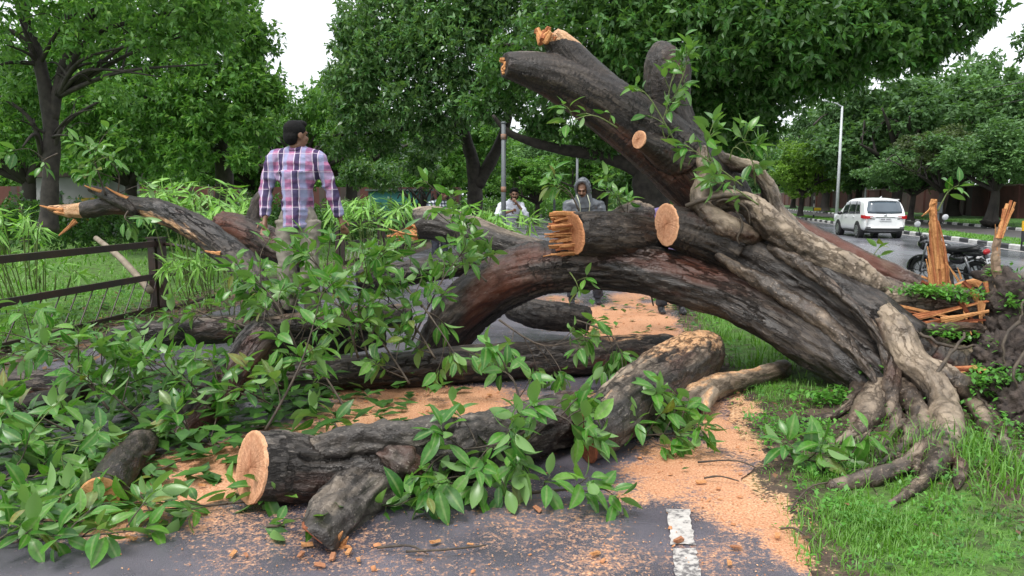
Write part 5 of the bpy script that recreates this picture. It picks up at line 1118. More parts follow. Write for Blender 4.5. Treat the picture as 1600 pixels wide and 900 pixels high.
# ================================================================ CAR
def paint(name, c, rough=.25):
    s = NT(name); n = s.noise(2, 3); r = s.ramp(n, 0, [(.3, tuple(x * .94 for x in c)), (.7, c)]); s.l(r, 0, s.p, 'Base Color'); s.set(Roughness=rough, Coat_Weight=.6, Coat_Roughness=.08); return s.m
glass = NT('dark_car_glass'); n = glass.noise(1.5, 2); r = glass.ramp(n, 0, [(.3, (.010, .013, .016)), (.7, (.03, .036, .042))]); glass.l(r, 0, glass.p, 'Base Color'); glass.set(Roughness=.06, Specular_IOR_Level=.8); GLASS = glass.m
rg_ = NT('rear_screen_glass'); n = rg_.noise(1.5, 2); r = rg_.ramp(n, 0, [(.3, (.05, .07, .09)), (.7, (.10, .13, .16))]); rg_.l(r, 0, rg_.p, 'Base Color'); rg_.set(Roughness=.08, Specular_IOR_Level=1.0); RGLASS = rg_.m
WHITE = paint('white_car_paint', (.82, .83, .83)); BLACKP = simple('black_plastic', (.02, .02, .022), (.012, .012, .012), 10, .45); TYRE = simple('tyre_rubber', (.022, .022, .022), (.014, .014, .014), 30, .8, .2)
ALLOY = simple('alloy_rim', (.45, .46, .47), (.35, .36, .37), 8, .3, metal=.8); REDL = simple('red_lamp_lens', (.50, .015, .02), (.32, .01, .012), 20, .12); CLEARL = simple('clear_lamp_lens', (.62, .60, .58), (.5, .45, .45), 20, .12); CHROME = simple('chrome', (.7, .7, .7), (.6, .6, .6), 5, .12, metal=1)
PLATE = simple('number_plate_white', (.66, .67, .68), (.58, .59, .6), 5, .4); PRINT = simple('plate_print', (.03, .03, .035), None, 5, .5)
cb = P(1382, 371, 35.2); cb.z = -.295
car = thing('car', cb, 'white people carrier driving away on the wet road', 'car', rotz=math.atan2(RD.y, RD.x) + .075)
ST = [  # x, ztop, halfwidth belt, halfwidth top, zbelt, zbottom
 (0.00, .94, .80, .78, .90, .46), (0.05, 1.02, .86, .84, .97, .34), (.16, 1.30, .895, .83, 1.06, .30), (.34, 1.62, .91, .76, 1.06, .30), (.55, 1.735, .915, .72, 1.05, .30), (.9, 1.785, .915, .71, 1.04, .28), (1.6, 1.80, .915, .71, 1.03, .26), (2.4, 1.785, .915, .70, 1.02, .26),
 (2.9, 1.72, .915, .69, 1.01, .26), (3.3, 1.50, .915, .71, 1.0, .26), (3.7, 1.17, .91, .78, .99, .26), (4.0, 1.06, .90, .80, .95, .26), (4.4, .98, .86, .78, .88, .28), (4.63, .82, .78, .70, .76, .30), (4.73, .66, .62, .58, .60, .36)]
def sect(q):
    x, zt, wb, wt, zb, z0 = q; zs = zb + (zt - zb) * .86
    L = [(0, z0), (wb * .9, z0), (wb * .985, z0 + .14), (wb * 1.0, z0 + (zb - z0) * .55), (wb * .99, zb - .05), (wb * .965, zb), ((wb * .965) * .12 + wt * .88 + .02, zs), (wt * .93, zt - .025), (wt * .55, zt), (0, zt + .012)]
    return [Vector((x, y, z)) for y, z in L]
V = []; F = []; m = 10
for q in ST:
    s_ = sect(q); V += s_ + [Vector((p.x, -p.y, p.z)) for p in s_[1:-1][::-1]]
w_ = 18
for i in range(len(ST) - 1):
    for j in range(w_): F.append((i * w_ + j, i * w_ + (j + 1) % w_, (i + 1) * w_ + (j + 1) % w_, (i + 1) * w_ + j))
F.append(tuple(range(w_))); F.append(tuple((len(ST) - 1) * w_ + j for j in range(w_))[::-1])
me = mesh_np('body', V, [f[::-1] for f in F], WHITE, True); bo = link('body', me, car, False); md = bo.modifiers.new('bevel', 'SUBSURF'); md.levels = 1; md.render_levels = 2
def intp(x):
    for a, b in zip(ST[:-1], ST[1:]):
        if a[0] <= x <= b[0]: k = (x - a[0]) / (b[0] - a[0]); return tuple(u + (v - u) * k for u, v in zip(a, b))
def side(x, h, sgn, off=.006):            # on the greenhouse: h 0 at belt, 1 at roof edge
    s_ = sect(intp(x)); p = s_[5].lerp(s_[6], h); return Vector((p.x, sgn * (p.y + off + .006), p.z))
def patch(name, quad, mat, parent, n=5, thick=.004, out=None):
    """curved panel from a grid of points with a little thickness"""
    V = []; nu = len(quad); nv = len(quad[0])
    for r_ in quad: V += r_
    F = [(i * nv + j, i * nv + j + 1, (i + 1) * nv + j + 1, (i + 1) * nv + j) for i in range(nu - 1) for j in range(nv - 1)]
    o = link(name, mesh_np(name, V, F, mat, True), parent, False); sd_ = o.modifiers.new('t', 'SOLIDIFY'); sd_.thickness = thick; sd_.offset = 0; return o
for sgn in (1, -1):
    for a0, a1, b0, b1 in ((.62, .50 + .5, 1.25, 1.28), (1.33, 1.33, 2.25, 2.25), (2.33, 2.33, 3.15, 3.02)):
        n = 6; quad = [[side(max(.62, (a0 + (b0 - a0) * i / n) * (1 - h) + (a1 + (b1 - a1) * i / n) * h), .06 + h * .86, sgn, .012) for h in (0, .33, .66, 1)] for i in range(n + 1)]
        patch('side_window', quad, GLASS, car)
    patch('sill_trim', [[Vector((x, sgn * .905, .27)), Vector((x, sgn * .925, .36))] for x in (1.2, 2.0, 2.8)], BLACKP, car)
    for x in (1.45, 2.5): mb = MB(); mb.box((x, sgn * .925, .93), (.20, .03, .035)); mb.build('door_handle', WHITE, car, False)
    mb = MB(); mb.ell((3.05, sgn * 1.02, 1.07), (.09, .12, .085)); mb.build('side_mirror', BLACKP, car, False, True)
    for x in (.86, 3.62):
        mb = MB(); n = 24
        mb.tube([(x, sgn * .70, .36), (x, sgn * .924, .36)], .40, 24); mb.build('wheel_arch', BLACKP, car, False, False)
        wh = bpy.data.objects.new('wheel', None); C.objects.link(wh); wh.parent = car; wh.location = (x, sgn * .83, .335)
        mb = MB(); mb.tube([(0, -.11, 0), (0, -.10, 0), (0, .10, 0), (0, .11, 0)], [.29, .335, .335, .29], 24); mb.build('tyre', TYRE, wh, False, False)
        mb = MB(); yy = sgn * .112
        mb.tube([(0, yy, 0), (0, yy + sgn * .004, 0)], .06, 10)
        for k in range(10): a = k * 2 * PI / 10; mb.bar((.05 * math.cos(a), yy, .05 * math.sin(a)), (.22 * math.cos(a), yy, .22 * math.sin(a)), .045, .012, (0, 1, 0))
        for k in range(20): a, b = k * 2 * PI / 20, (k + 1) * 2 * PI / 20; mb.bar((.225 * math.cos(a), yy, .225 * math.sin(a)), (.225 * math.cos(b), yy, .225 * math.sin(b)), .02, .02, (0, 1, 0))
        mb.build('rim', ALLOY, wh, False, False)
    # tail lamps: wedge wrapping the corner
    mb = MB(); pts = [(.30, .935, 1.03), (.06, .90, 1.03), (-.005, .80, 1.00), (-.02, .52, .99)]; lo = [(.30, .935, .90), (.06, .90, .88), (-.005, .80, .87), (-.02, .60, .89)]
    Vv = [Vector((x, sgn * y, z)) for x, y, z in pts + lo]; Ff = [(i, i + 1, i + 5, i + 4) for i in range(3)]
    o = link('tail_lamp', mesh_np('tail_lamp', Vv, Ff, REDL, False), car, False); z_ = o.modifiers.new('t', 'SOLIDIFY'); z_.thickness = .05; z_.offset = 0
    mb = MB(); mb.box((-.04, sgn * .585, .945), (.025, .16, .05)); mb.build('reverse_lamp', CLEARL, car, False)
    mb = MB(); mb.add([Vector(v) for v in ((-.012, sgn * .84, .86), (-.012, sgn * .72, .86), (-.012, sgn * .80, .66), (.02, sgn * .84, .86), (.02, sgn * .72, .86), (.02, sgn * .80, .66))], [(0, 1, 2), (3, 5, 4), (0, 3, 4, 1), (1, 4, 5, 2), (2, 5, 3, 0)]); mb.build('bumper_lamp', CLEARL, car, False)
    mb = MB(); mb.box((-.02, sgn * .72, .50), (.02, .22, .03)); mb.build('reflector', REDL if False else BLACKP, car, False)
rq = []
for h in (0, .25, .5, .75, 1):
    z = 1.10 + h * .53; x = .062 + (z - 1.02) * .40 - .012 + .03 * max(0, h - .75); wd = .79 - .13 * h; rq.append([Vector((x - .02 + .05 * abs(k) ** 3, wd * k, z)) for k in (-1, -.66, -.33, 0, .33, .66, 1)])
patch('rear_window', rq, RGLASS, car, thick=.03)
mb = MB(); mb.box((.33, 0, 1.715), (.22, 1.25, .035)); mb.build('spoiler', WHITE, car, False)
mb = MB(); mb.box((-.012, 0, .955), (.03, .80, .025)); mb.build('tailgate_trim', CHROME, car, False)
mb = MB(); mb.box((-.03, 0, .85), (.02, .50, .13)); pl = mb.build('number_plate', PLATE, car, False)
mb = MB()
for k in range(9):
    if k != 4: mb.box((-.042, .19 - k * .047, .85), (.003, .026, .065))
mb.build('plate_lettering', PRINT, pl, False)
mb = MB(); mb.ell((-.01, 0, 1.03), (.02, .07, .045)); mb.ell((-.02, 0, 1.03), (.02, .03, .04)); mb.build('emblem', CHROME, car, False, True)
mb = MB(); mb.box((-.012, .55, .86), (.006, .22, .025)); mb.box((-.012, -.55, .86), (.006, .10, .03)); mb.build('badge', CHROME, car, False)
mb = MB(); mb.box((.10, 0, .40), (.22, 1.62, .12)); mb.build('bumper_skirt', BLACKP, car, False)
mb = MB(); mb.bar((.04, -.05, 1.115), (.05, .38, 1.135), .015, .02); mb.build('rear_wiper', BLACKP, car, False)
mb = MB(); mb.tube([(.75, 0, 1.79), (.65, 0, 1.83), (.60, 0, 1.86)], [.04, .02, .008], 6); mb.build('roof_fin', WHITE, car, False)
mb = MB(); mb.box((2.2, 0, .30), (3.6, 1.4, .16)); mb.build('underbody', BLACKP, car, False)

# ================================================================ MOTORCYCLE
kb_ = P(1484, 450, 16.2); kb_.z = -.296
bike = thing('motorcycle', kb_, 'black motorcycle parked on the road edge behind the torn stump', 'motorcycle'); hd = math.atan2(.90, -.43)
bike.rotation_euler = (math.radians(-9), 0, hd); bike.rotation_euler = (Matrix.Rotation(hd, 3, 'Z') @ Matrix.Rotation(math.radians(-9), 3, 'X')).to_euler()
bike.scale = (.96,) * 3
BP = paint('black_bike_paint', (.016, .016, .018), .2); SEAT = simple('black_seat_vinyl', (.02, .02, .022), (.012, .012, .013), 18, .42, .2); BST = simple('bike_steel', (.35, .36, .37), (.2, .2, .21), 10, .35, metal=.8)
def bwheel(x, r):
    wh = bpy.data.objects.new('wheel', None); C.objects.link(wh); wh.parent = bike; wh.location = (x, 0, r); mb = MB()
    n = 28; ring = [(math.cos(2 * PI * k / n) * (r - .045), 0, math.sin(2 * PI * k / n) * (r - .045)) for k in range(n + 1)]; mb.tube(ring, .045, 8); mb.build('tyre', TYRE, wh, False, True)
    mb = MB(); ring = [(math.cos(2 * PI * k / n) * (r - .095), 0, math.sin(2 * PI * k / n) * (r - .095)) for k in range(n + 1)]; mb.tube(ring, .018, 6)
    for k in range(6): a = k * PI / 3; mb.bar((.03 * math.cos(a), 0, .03 * math.sin(a)), ((r - .1) * math.cos(a), 0, (r - .1) * math.sin(a)), .028, .02, (0, 1, 0))
    mb.tube([(0, -.06, 0), (0, .06, 0)], .045, 10); mb.build('rim', BST if x > 0 else BP, wh, False, True)
bwheel(.64, .30); bwheel(-.62, .30)
def bpart(name, mat, fn, smooth=True): mb = MB(); fn(mb); return mb.build(name, mat, bike, False, smooth)
for sy in (-.09, .09): bpart('fork', BST, lambda mb: mb.tube([(.64, sy, .30), (.50, sy, .70), (.44, sy, .92)], [.022, .024, .022], 8))
def fender(mb, cx, r, a0, a1):
    V = []; F = []; n = 10
    for i in range(n + 1):
        a = a0 + (a1 - a0) * i / n
        for y, dr in ((-.065, -.03), (-.05, .012), (0, .022), (.05, .012), (.065, -.03)): V.append((cx + (r + dr) * math.cos(a), y, .30 + (r + dr) * math.sin(a)))
    for i in range(n):
        for j in range(4): F.append((i * 5 + j, i * 5 + j + 1, i * 5 + j + 6, i * 5 + j + 5))
    mb.add(V, F)
o = bpart('fender', BP, lambda mb: fender(mb, .64, .345, -.1, 2.4)); o.modifiers.new('t', 'SOLIDIFY').thickness = .008
o = bpart('fender', BP, lambda mb: fender(mb, -.62, .36, .9, 2.9)); o.modifiers.new('t', 'SOLIDIFY').thickness = .008
bpart('headlight_cowl', BP, lambda mb: (mb.ell((.58, 0, .90), (.10, .13, .15)), mb.ell((.56, 0, 1.02), (.07, .10, .08))))
bpart('headlight', CLEARL, lambda mb: mb.ell((.655, 0, .89), (.04, .09, .09)))
bpart('fuel_tank', BP, lambda mb: (mb.ell((.18, 0, .84), (.27, .14, .13)), mb.ell((.06, 0, .80), (.20, .12, .10))))
bpart('seat', SEAT, lambda mb: (mb.ell((-.16, 0, .81), (.22, .13, .075)), mb.ell((-.46, 0, .85), (.26, .13, .07)), mb.ell((-.30, 0, .815), (.3, .125, .06))))
bpart('tail_cowl', BP, lambda mb: (mb.ell((-.55, 0, .76), (.28, .11, .08)), mb.ell((-.72, 0, .79), (.12, .08, .06))))
bpart('side_panel', BP, lambda mb: mb.ell((-.22, 0, .62), (.20, .13, .13)))
bpart('grab_rail', BP, lambda mb: mb.tube([(-.35, .16, .86), (-.7, .14, .92), (-.82, 0, .93), (-.7, -.14, .92), (-.35, -.16, .86)], .016, 6))
bpart('tail_lamp', REDL, lambda mb: mb.ell((-.84, 0, .80), (.05, .10, .06)))
bpart('number_plate', PLATE, lambda mb: mb.box((-.92, 0, .60), (.012, .24, .15), Matrix.Rotation(.25, 3, 'Y')), False)
bpart('plate_lettering', PRINT, lambda mb: [mb.box((-.934 + .25 * dz, .075 - k * .05, .60 + dz), (.003, .025, .035)) for k in range(4) for dz in (-.03, .03)], False)
bpart('plate_bracket', BLACKP, lambda mb: (mb.bar((-.78, 0, .74), (-.91, 0, .58), .10, .03)), False)
for sy in (-1, 1):
    bpart('turn_signal', CLEARL, lambda mb: (mb.tube([(-.80, sy * .05, .72), (-.82, sy * .20, .72)], .010, 6), mb.ell((-.82, sy * .24, .72), (.03, .05, .03))))
    bpart('mirror', simple('mirror_back', (.62, .63, .65), (.5, .5, .52), 5, .2), lambda mb: mb.ell((.36, sy * .44, 1.40), (.03, .10, .065)))
    bpart('mirror_stem', BLACKP, lambda mb: mb.tube([(.40, sy * .30, 1.02), (.40, sy * .33, 1.18), (.37, sy * .42, 1.35)], .010, 6))
    bpart('handgrip', BLACKP, lambda mb: mb.tube([(.36, sy * .24, 1.0), (.28, sy * .38, .99)], .020, 8))
bpart('handlebar', BST, lambda mb: mb.tube([(.28, -.36, .99), (.37, -.22, 1.01), (.43, 0, .95), (.37, .22, 1.01), (.28, .36, .99)], .013, 8))
bpart('engine', simple('engine_block', (.10, .10, .10), (.04, .04, .04), 20, .5, .4, metal=.5), lambda mb: (mb.box((.14, 0, .42), (.30, .24, .24)), [mb.box((.22, 0, .56 + .035 * k), (.20, .22, .015)) for k in range(4)], mb.tube([(.05, -.16, .38), (.05, .16, .38)], .10, 12)), False)
bpart('frame', BLACKP, lambda mb: (mb.tube([(.46, 0, .90), (.36, 0, .55), (.30, 0, .30), (-.1, 0, .28)], .022, 8), mb.tube([(.46, 0, .86), (-.1, 0, .70), (-.75, 0, .74)], .022, 8)))
for sy in (-.11, .11): bpart('swingarm', BLACKP, lambda mb: mb.tube([(-.08, sy * .8, .36), (-.62, sy, .30)], .022, 8)); bpart('shock', BST, lambda mb: mb.tube([(-.58, sy * 1.25, .36), (-.46, sy * 1.25, .70)], .03, 8))
bpart('exhaust', BST, lambda mb: mb.tube([(.28, -.12, .40), (.20, -.15, .26), (-.15, -.17, .27), (-.35, -.17, .30), (-.80, -.18, .38)], [.018, .018, .02, .042, .045], 8))
bpart('side_stand', BLACKP, lambda mb: mb.tube([(.02, .10, .28), (-.02, .26, .04)], .014, 6))

# ================================================================ PEOPLE
SKIN = simple('brown_skin', (.22, .115, .07), (.17, .085, .05), 14, .5, .1); HAIR = simple('black_hair', (.010, .009, .009), (.004, .004, .004), 60, .8, .6, bscale=120, spec=.2); EYE = simple('dark_eye', (.02, .015, .012), None, 20, .2)
def plaid_mat():
    s = NT('plaid_cotton_shirt'); sep = s.n('SeparateXYZ'); a = s.attr('cloth'); s.l(a, 'Vector', sep, 0)
    def band(axis, period, c, w, soft=.02, off=0.0):
        m = s.math('MULTIPLY_ADD', (sep, axis), 1 / period); m.inputs[2].default_value = off; f = s.math('FRACT', (m, 0)); d = s.math('SUBTRACT', (f, 0), c); ab = s.math('ABSOLUTE', (d, 0))
        r = s.ramp(ab, 0, [(w, 1.0), (w + soft, 0.0)]); return (r, 0)
    nz = s.noise(40, 3); base = s.ramp(nz, 0, [(.3, (.36, .13, .24)), (.7, (.47, .20, .33))]); col = (base, 0)
    def lay(b, c, k): 
        nonlocal col; m = s.math('MULTIPLY', b, k); col = (s.mix((m, 0), col, c), 0)
    lay(band(2, .15, .30, .17, .06), (.30, .33, .50), .55)
    lay(band(2, .15, .78, .10, .05), (.10, .07, .16), .6)
    lay(band(0, .145, .30, .12, .03), (.035, .032, .085), .88)
    lay(band(0, .145, .62, .10, .05), (.28, .34, .52), .7)
    lay(band(0, .145, .13, .012, .01), (.66, .62, .70), .9); lay(band(0, .145, .45, .012, .01), (.66, .62, .70), .9)
    lay(band(2, .15, .55, .012, .012), (.62, .58, .66), .6)
    s.l(*col, s.p, 'Base Color'); s.set(Roughness=.85, Specular_IOR_Level=.15); w = s.noise(9, 4); s.bump(w, 0, .5, .03); return s.m
def check_mat():
    s = NT('dark_check_shirt'); sep = s.n('SeparateXYZ'); a = s.attr('cloth'); s.l(a, 'Vector', sep, 0); rs = []
    for ax in (0, 2):
        m = s.math('MULTIPLY', (sep, ax), 14.0); f = s.math('FRACT', (m, 0)); rs.append(s.ramp(f, 0, [(.45, 0.0), (.55, 1.0)]))
    ad = s.math('ADD', (rs[0], 0), (rs[1], 0)); h = s.math('MULTIPLY', (ad, 0), .5); c = s.ramp(h, 0, [(0, (.02, .025, .04)), (.5, (.14, .16, .2)), (1, (.6, .63, .66))]); s.l(c, 0, s.p, 'Base Color'); s.set(Roughness=.85); return s.m
def cloth(name, c1, c2, rough=.8, scale=6): return simple(name, c1, c2, scale, rough, .35, bscale=14)
class Fig:
    """one figure: bodies grown as closed tubes and joined into single continuous surfaces"""
    def __init__(s, root, vox): s.r = root; s.vox = vox
    def grow(s, name, mat, fn, vox=None, sm=3, wr=0.0, seed=0):
        mb = MB(); fn(mb); me = remesh(mb.v, mb.f, vox or s.vox, sm); n = len(me.vertices); V = np.empty(n * 3, np.float32); me.vertices.foreach_get('co', V); V = V.reshape(-1, 3).astype(float)
        if wr:
            N = np.empty(n * 3, np.float32); me.vertices.foreach_get('normal', N); N = N.reshape(-1, 3)
            V2 = V + N * (wr * (1 - 2 * np.abs(vnoise(V * np.array([9, 9, 16]) + seed, seed))) + wr * .6 * vnoise(V * 30, seed))[:, None]; me.vertices.foreach_set('co', V2.astype(np.float32).ravel())
        setattr_v(me, 'cloth', V); me.name = name; me.materials.clear(); me.materials.append(mat); me.polygons.foreach_set('use_smooth', np.ones(len(me.polygons), bool)); me.update()
        return link(name, me, s.r, False)
def person(loc, label, J, mats, vox=.011, rotz=0, group=None, hand=True, seed=0, hood=False, beard=False):
    """J: joints in metres from the feet; x right, y away, z up.  Head turns by J['yaw'], nods by J['nod']."""
    root = thing('person', loc, label, 'person', group, rotz); f = Fig(root, vox); V3 = {k: Vector(v) for k, v in J.items() if hasattr(v, '__len__')}
    hd = V3['head']; RH = Matrix.Rotation(J.get('yaw', 0), 3, 'Z') @ Matrix.Rotation(J.get('nod', 0), 3, 'X')   # face looks along local -y
    H = lambda x, y, z: hd + RH @ Vector((x, y, z))
    sh, neck, chest, pel = V3['shL'].lerp(V3['shR'], .5), V3['neck'], V3['chest'], V3['pel']
    def face(mb):
        mb.ell(H(0, .012, .03), (.076, .095, .088), RH, 16, 12); mb.ell(H(0, -.022, -.035), (.060, .068, .078), RH, 14, 10); mb.ell(H(0, -.040, -.085), (.034, .036, .028), RH)
        mb.tube([H(0, -.088, .012), H(0, -.108, -.022), H(0, -.100, -.036)], [.009, .014, .013], 7); mb.ell(H(0, -.083, .028), (.05, .016, .011), RH); mb.ell(H(0, -.088, -.058), (.024, .012, .009), RH)
        for sx in (-1, 1): mb.ell(H(sx * .079, .012, -.005), (.010, .024, .034), RH); mb.ell(H(sx * .036, -.072, -.022), (.022, .018, .02), RH)
        mb.tube([H(0, .02, -.06), neck.lerp(hd, .25), neck - Vector((0, 0, .05))], [.056, .055, .068], 12)
    def handmb(mb, w, e, side):
        d = (w - e).normalized(); x = d.cross(Vector((0, 1, .2))).normalized(); y = d.cross(x); p = w + d * .02
        mb.tube([w - d * .07, w, p + d * .045, p + d * .08], [.029, .026, .036, .034], 8, .62)
        for k, ln in enumerate((.062, .075, .080, .068)):
            b = p + d * .078 + x * ((k - 1.5) * .019); mb.tube([b, b + d * ln * .5 + y * .006 * side, b + d * ln * .85 + y * .028 * side], [.0095, .009, .007], 6)
        b = p + d * .015 - x * .032 * side; mb.tube([b, b + d * .03 - x * .022 * side + y * .01, b + d * .06 - x * .026 * side + y * .02], [.012, .011, .008], 6)
    def body(mb):
        face(mb)
        mb.tube([neck - Vector((0, 0, .06)), chest], [.07, .12], 12); mb.ell(chest, (.13, .085, .14)); mb.tube([chest, pel], [.12, .125], 12, .75)
        for s_ in 'LR':
            mb.tube([V3['sh' + s_], V3['el' + s_], V3['wr' + s_]], [.045, .038, .027], 9); mb.tube([sh, V3['sh' + s_]], [.06, .05], 9)
            mb.tube([V3['hip' + s_], V3['kn' + s_], V3['an' + s_]], [.075, .050, .036], 9)
            if hand: handmb(mb, V3['wr' + s_], V3['el' + s_], 1 if s_ == 'L' else -1)
    f.grow('body', SKIN, body, min(vox, .009), 2)
    if not hood:
        def hair(mb):
            mb.ell(H(0, .022, .048), (.083, .098, .083), RH, 16, 12); mb.ell(H(0, .058, -.005), (.072, .060, .075), RH); mb.ell(H(0, -.04, .10), (.058, .055, .032), RH)
        f.grow('hair', HAIR, hair, .007, 1, .004)
    for sx in (-1, 1):
        mb = MB(); mb.ell(H(sx * .031, -.083, .008), (.012, .008, .007), RH); mb.build('eye', EYE, root, False, True)
        mb = MB(); mb.tube([H(sx * .012, -.093, .026), H(sx * .034, -.092, .032), H(sx * .052, -.08, .026)], [.004, .006, .003], 6); mb.build('eyebrow', HAIR, root, False, True)
    mb = MB(); mb.tube([H(-.024, -.093, -.057), H(0, -.101, -.055), H(.024, -.093, -.057)], [.003, .006, .003], 6); mb.build('mouth', simple('lips', (.16, .06, .05), None, 20, .5), root, False, True)
    if beard:
        mb = MB(); mb.tube([H(-.032, -.092, -.046), H(0, -.106, -.043), H(.032, -.092, -.046)], [.005, .008, .005], 6); mb.build('moustache', HAIR, root, False, True)
        if beard == 2: f.grow('beard', HAIR, lambda mb: (mb.ell(H(0, -.042, -.088), (.042, .042, .034), RH), mb.tube([H(-.066, -.01, -.03), H(-.055, -.035, -.07), H(0, -.06, -.1), H(.055, -.035, -.07), H(.066, -.01, -.03)], [.010, .016, .02, .016, .010], 8)), .006, 1)
    def shirt(mb):
        mb.tube([neck + Vector((0, .01, .012)), neck - Vector((0, 0, .03)), sh.lerp(chest, .3)], [.070, .085, .13], 14)
        mb.ell(chest + Vector((0, .005, .02)), (.200, .125, .19)); mb.tube([chest, chest.lerp(pel, .55), pel - Vector((0, 0, J.get('hem', .06)))], [.185, .178, .190], 18, .66)
        for s_ in 'LR':
            d = (V3['wr' + s_] - V3['el' + s_]); mb.tube([neck.lerp(sh, .45), sh.lerp(V3['sh' + s_], .6) + Vector((0, 0, .012)), V3['sh' + s_]], [.075, .078, .066], 12); mb.ell(V3['sh' + s_], .070)
            sp = spline([(V3['sh' + s_], .068), (V3['sh' + s_].lerp(V3['el' + s_], .5), .061), (V3['el' + s_], .054), (V3['el' + s_] + d * .5, .048), (V3['el' + s_] + d * J.get('sleeve', .95), .040)], 3); mb.tube([p for p, _ in sp], [r for _, r in sp], 12)
    f.grow('shirt' if not hood else 'raincoat', mats[0], shirt, vox, 2, .010, seed)
    if not hood:
        mb = MB(); ring = [neck + Vector((.074 * math.cos(a), .066 * math.sin(a) + .005, .022 + .016 * math.sin(a))) for a in [2 * PI * k / 16 for k in range(17)]]
        mb.tube(ring, .015, 6); o = mb.build('collar', mats[0], root, False, True); setattr_v(o.data, 'cloth', [v.co for v in o.data.vertices])
    else:
        def hd_(mb):
            n = 14
            for i in range(n):
                a = -.62 * PI + 1.24 * PI * i / (n - 1); mb.ell(H(.088 * math.sin(a), -.045 + .0 * i, .03 + .115 * math.cos(a)), .024)
            for i in range(n):
                a = -.8 * PI + 1.6 * PI * i / (n - 1); mb.ell(H(.098 * math.sin(a), .02, .02 + .118 * math.cos(a)), .026)
            mb.ell(H(0, .07, .03), (.105, .075, .125), RH); mb.tube([H(0, .05, -.06), neck, sh], [.105, .12, .15], 14)
        f.grow('hood', mats[0], hd_, .011, 3, .006, seed)
        for sx in (-1, 1): mb = MB(); mb.tube([H(sx * .075, -.07, -.05), chest + Vector((sx * .07, -.135, .13)), chest + Vector((sx * .055, -.135, -.02))], .007, 6); mb.build('drawstring', simple('pale_cord', (.6, .65, .4), (.5, .52, .45), 20, .7), root, False, True)
    def trousers(mb):
        mb.ell(pel - Vector((0, 0, .02)), (.165, .125, .13))
        for s_ in 'LR':
            a, k_, h = V3['hip' + s_], V3['kn' + s_], V3['an' + s_]; sp = spline([(a, .105), (a.lerp(k_, .55), .090), (k_, .075), (k_.lerp(h, .5), .070), (h + Vector((0, 0, .01)), .068)], 3); mb.tube([p for p, _ in sp], [r for _, r in sp], 12)
    f.grow('trousers', mats[1], trousers, vox, 2, .010, seed + 3)
    for s_ in 'LR':
        a = V3['an' + s_]; t = V3.get('toe' + s_, a + Vector((0, -.17, -.07)))
        f.grow('shoe', mats[2], lambda mb: (mb.tube([a + Vector((0, 0, .02)), a + Vector((0, 0, -.045))], [.046, .05], 10), mb.ell(a.lerp(t, .15) + Vector((0, 0, -.035)), (.042, .05, .04)), mb.tube([a + Vector((0, 0, -.05)), a.lerp(t, .55) + Vector((0, 0, -.03)), t], [.042, .046, .036], 10, .8)), .010, 2)
    return root
def stand(h=1.7, w=.205, **k):
    J = dict(head=(0, 0, h - .115), neck=(0, .012, h - .235), shL=(-w, .01, h - .305), shR=(w, .01, h - .305), chest=(0, .01, h - .42), pel=(0, .01, h * .535), hipL=(-.092, .01, h * .505), hipR=(.092, .01, h * .505), knL=(-.10, -.02, h * .28), knR=(.10, -.02, h * .28), anL=(-.105, .02, .085), anR=(.105, .02, .085),
             elL=(-w - .06, .03, h - .60), elR=(w + .06, .03, h - .60), wrL=(-w - .07, -.03, h - .85), wrR=(w + .07, -.03, h - .85)); J.update(k); return J
SHOE = simple('dark_wet_shoe', (.035, .035, .04), (.018, .018, .02), 20, .4)
p = P(464, 300, 6.9); top = P(464, 190, 6.9)
J = stand(1.70, .195, yaw=2.5, nod=0, elL=(-.265, -.02, 1.13), wrL=(-.25, -.10, .89), elR=(.285, .05, 1.13), wrR=(.35, .08, .89), toeL=(-.13, .22, .03), toeR=(.13, .22, .03), hem=.10, pel=(0, .01, .91))
J['head'] = (.012, 0, 1.585); J['neck'] = (.005, .005, 1.46)
person((p.x, 6.9, top.z - 1.705), 'man in a pink and navy plaid shirt seen from behind, looking aside among the branches', J, (plaid_mat(), cloth('khaki_trousers', (.27, .24, .20), (.17, .15, .12)), SHOE), .009, rotz=-.10, seed=2)
p = P(911, 475, 11.2)
person((p.x, 11.2, 0.01), 'man in a grey hooded raincoat looking down behind the sawn log', stand(1.70, .215, yaw=-.25, nod=.38, head=(-.03, -.10, 1.60), neck=(-.01, -.03, 1.47), shL=(-.22, -.0, 1.385), shR=(.22, -.0, 1.385), elL=(-.27, -.06, 1.10), wrL=(-.16, -.26, .98), elR=(.27, -.06, 1.10), wrR=(.14, -.26, .96), anL=(-.16, .02, .085), anR=(.22, .05, .085), knL=(-.13, -.03, .48), knR=(.16, -.03, .48)),
       (cloth('grey_wet_raincoat', (.115, .125, .14), (.075, .083, .095), .4), cloth('navy_work_trousers', (.035, .038, .05), (.02, .022, .03)), SHOE), .012, hood=True, beard=1, seed=4)
p = P(1047, 490, 10.35)
person((p.x, 10.35, 0.01), 'worker hidden behind the trunk, only dark trousers and boots in sight below it', stand(1.60, .20, yaw=.6, nod=.3, head=(.08, -.06, 1.46), neck=(.04, -.03, 1.34), anL=(-.12, .0, .085), anR=(.14, -.06, .085)), (cloth('purple_shirt', (.20, .14, .30), (.12, .09, .2)), cloth('dark_wet_trousers', (.035, .037, .045), (.02, .021, .027)), SHOE), .014, seed=6)
p = P(793, 300, 15.55)
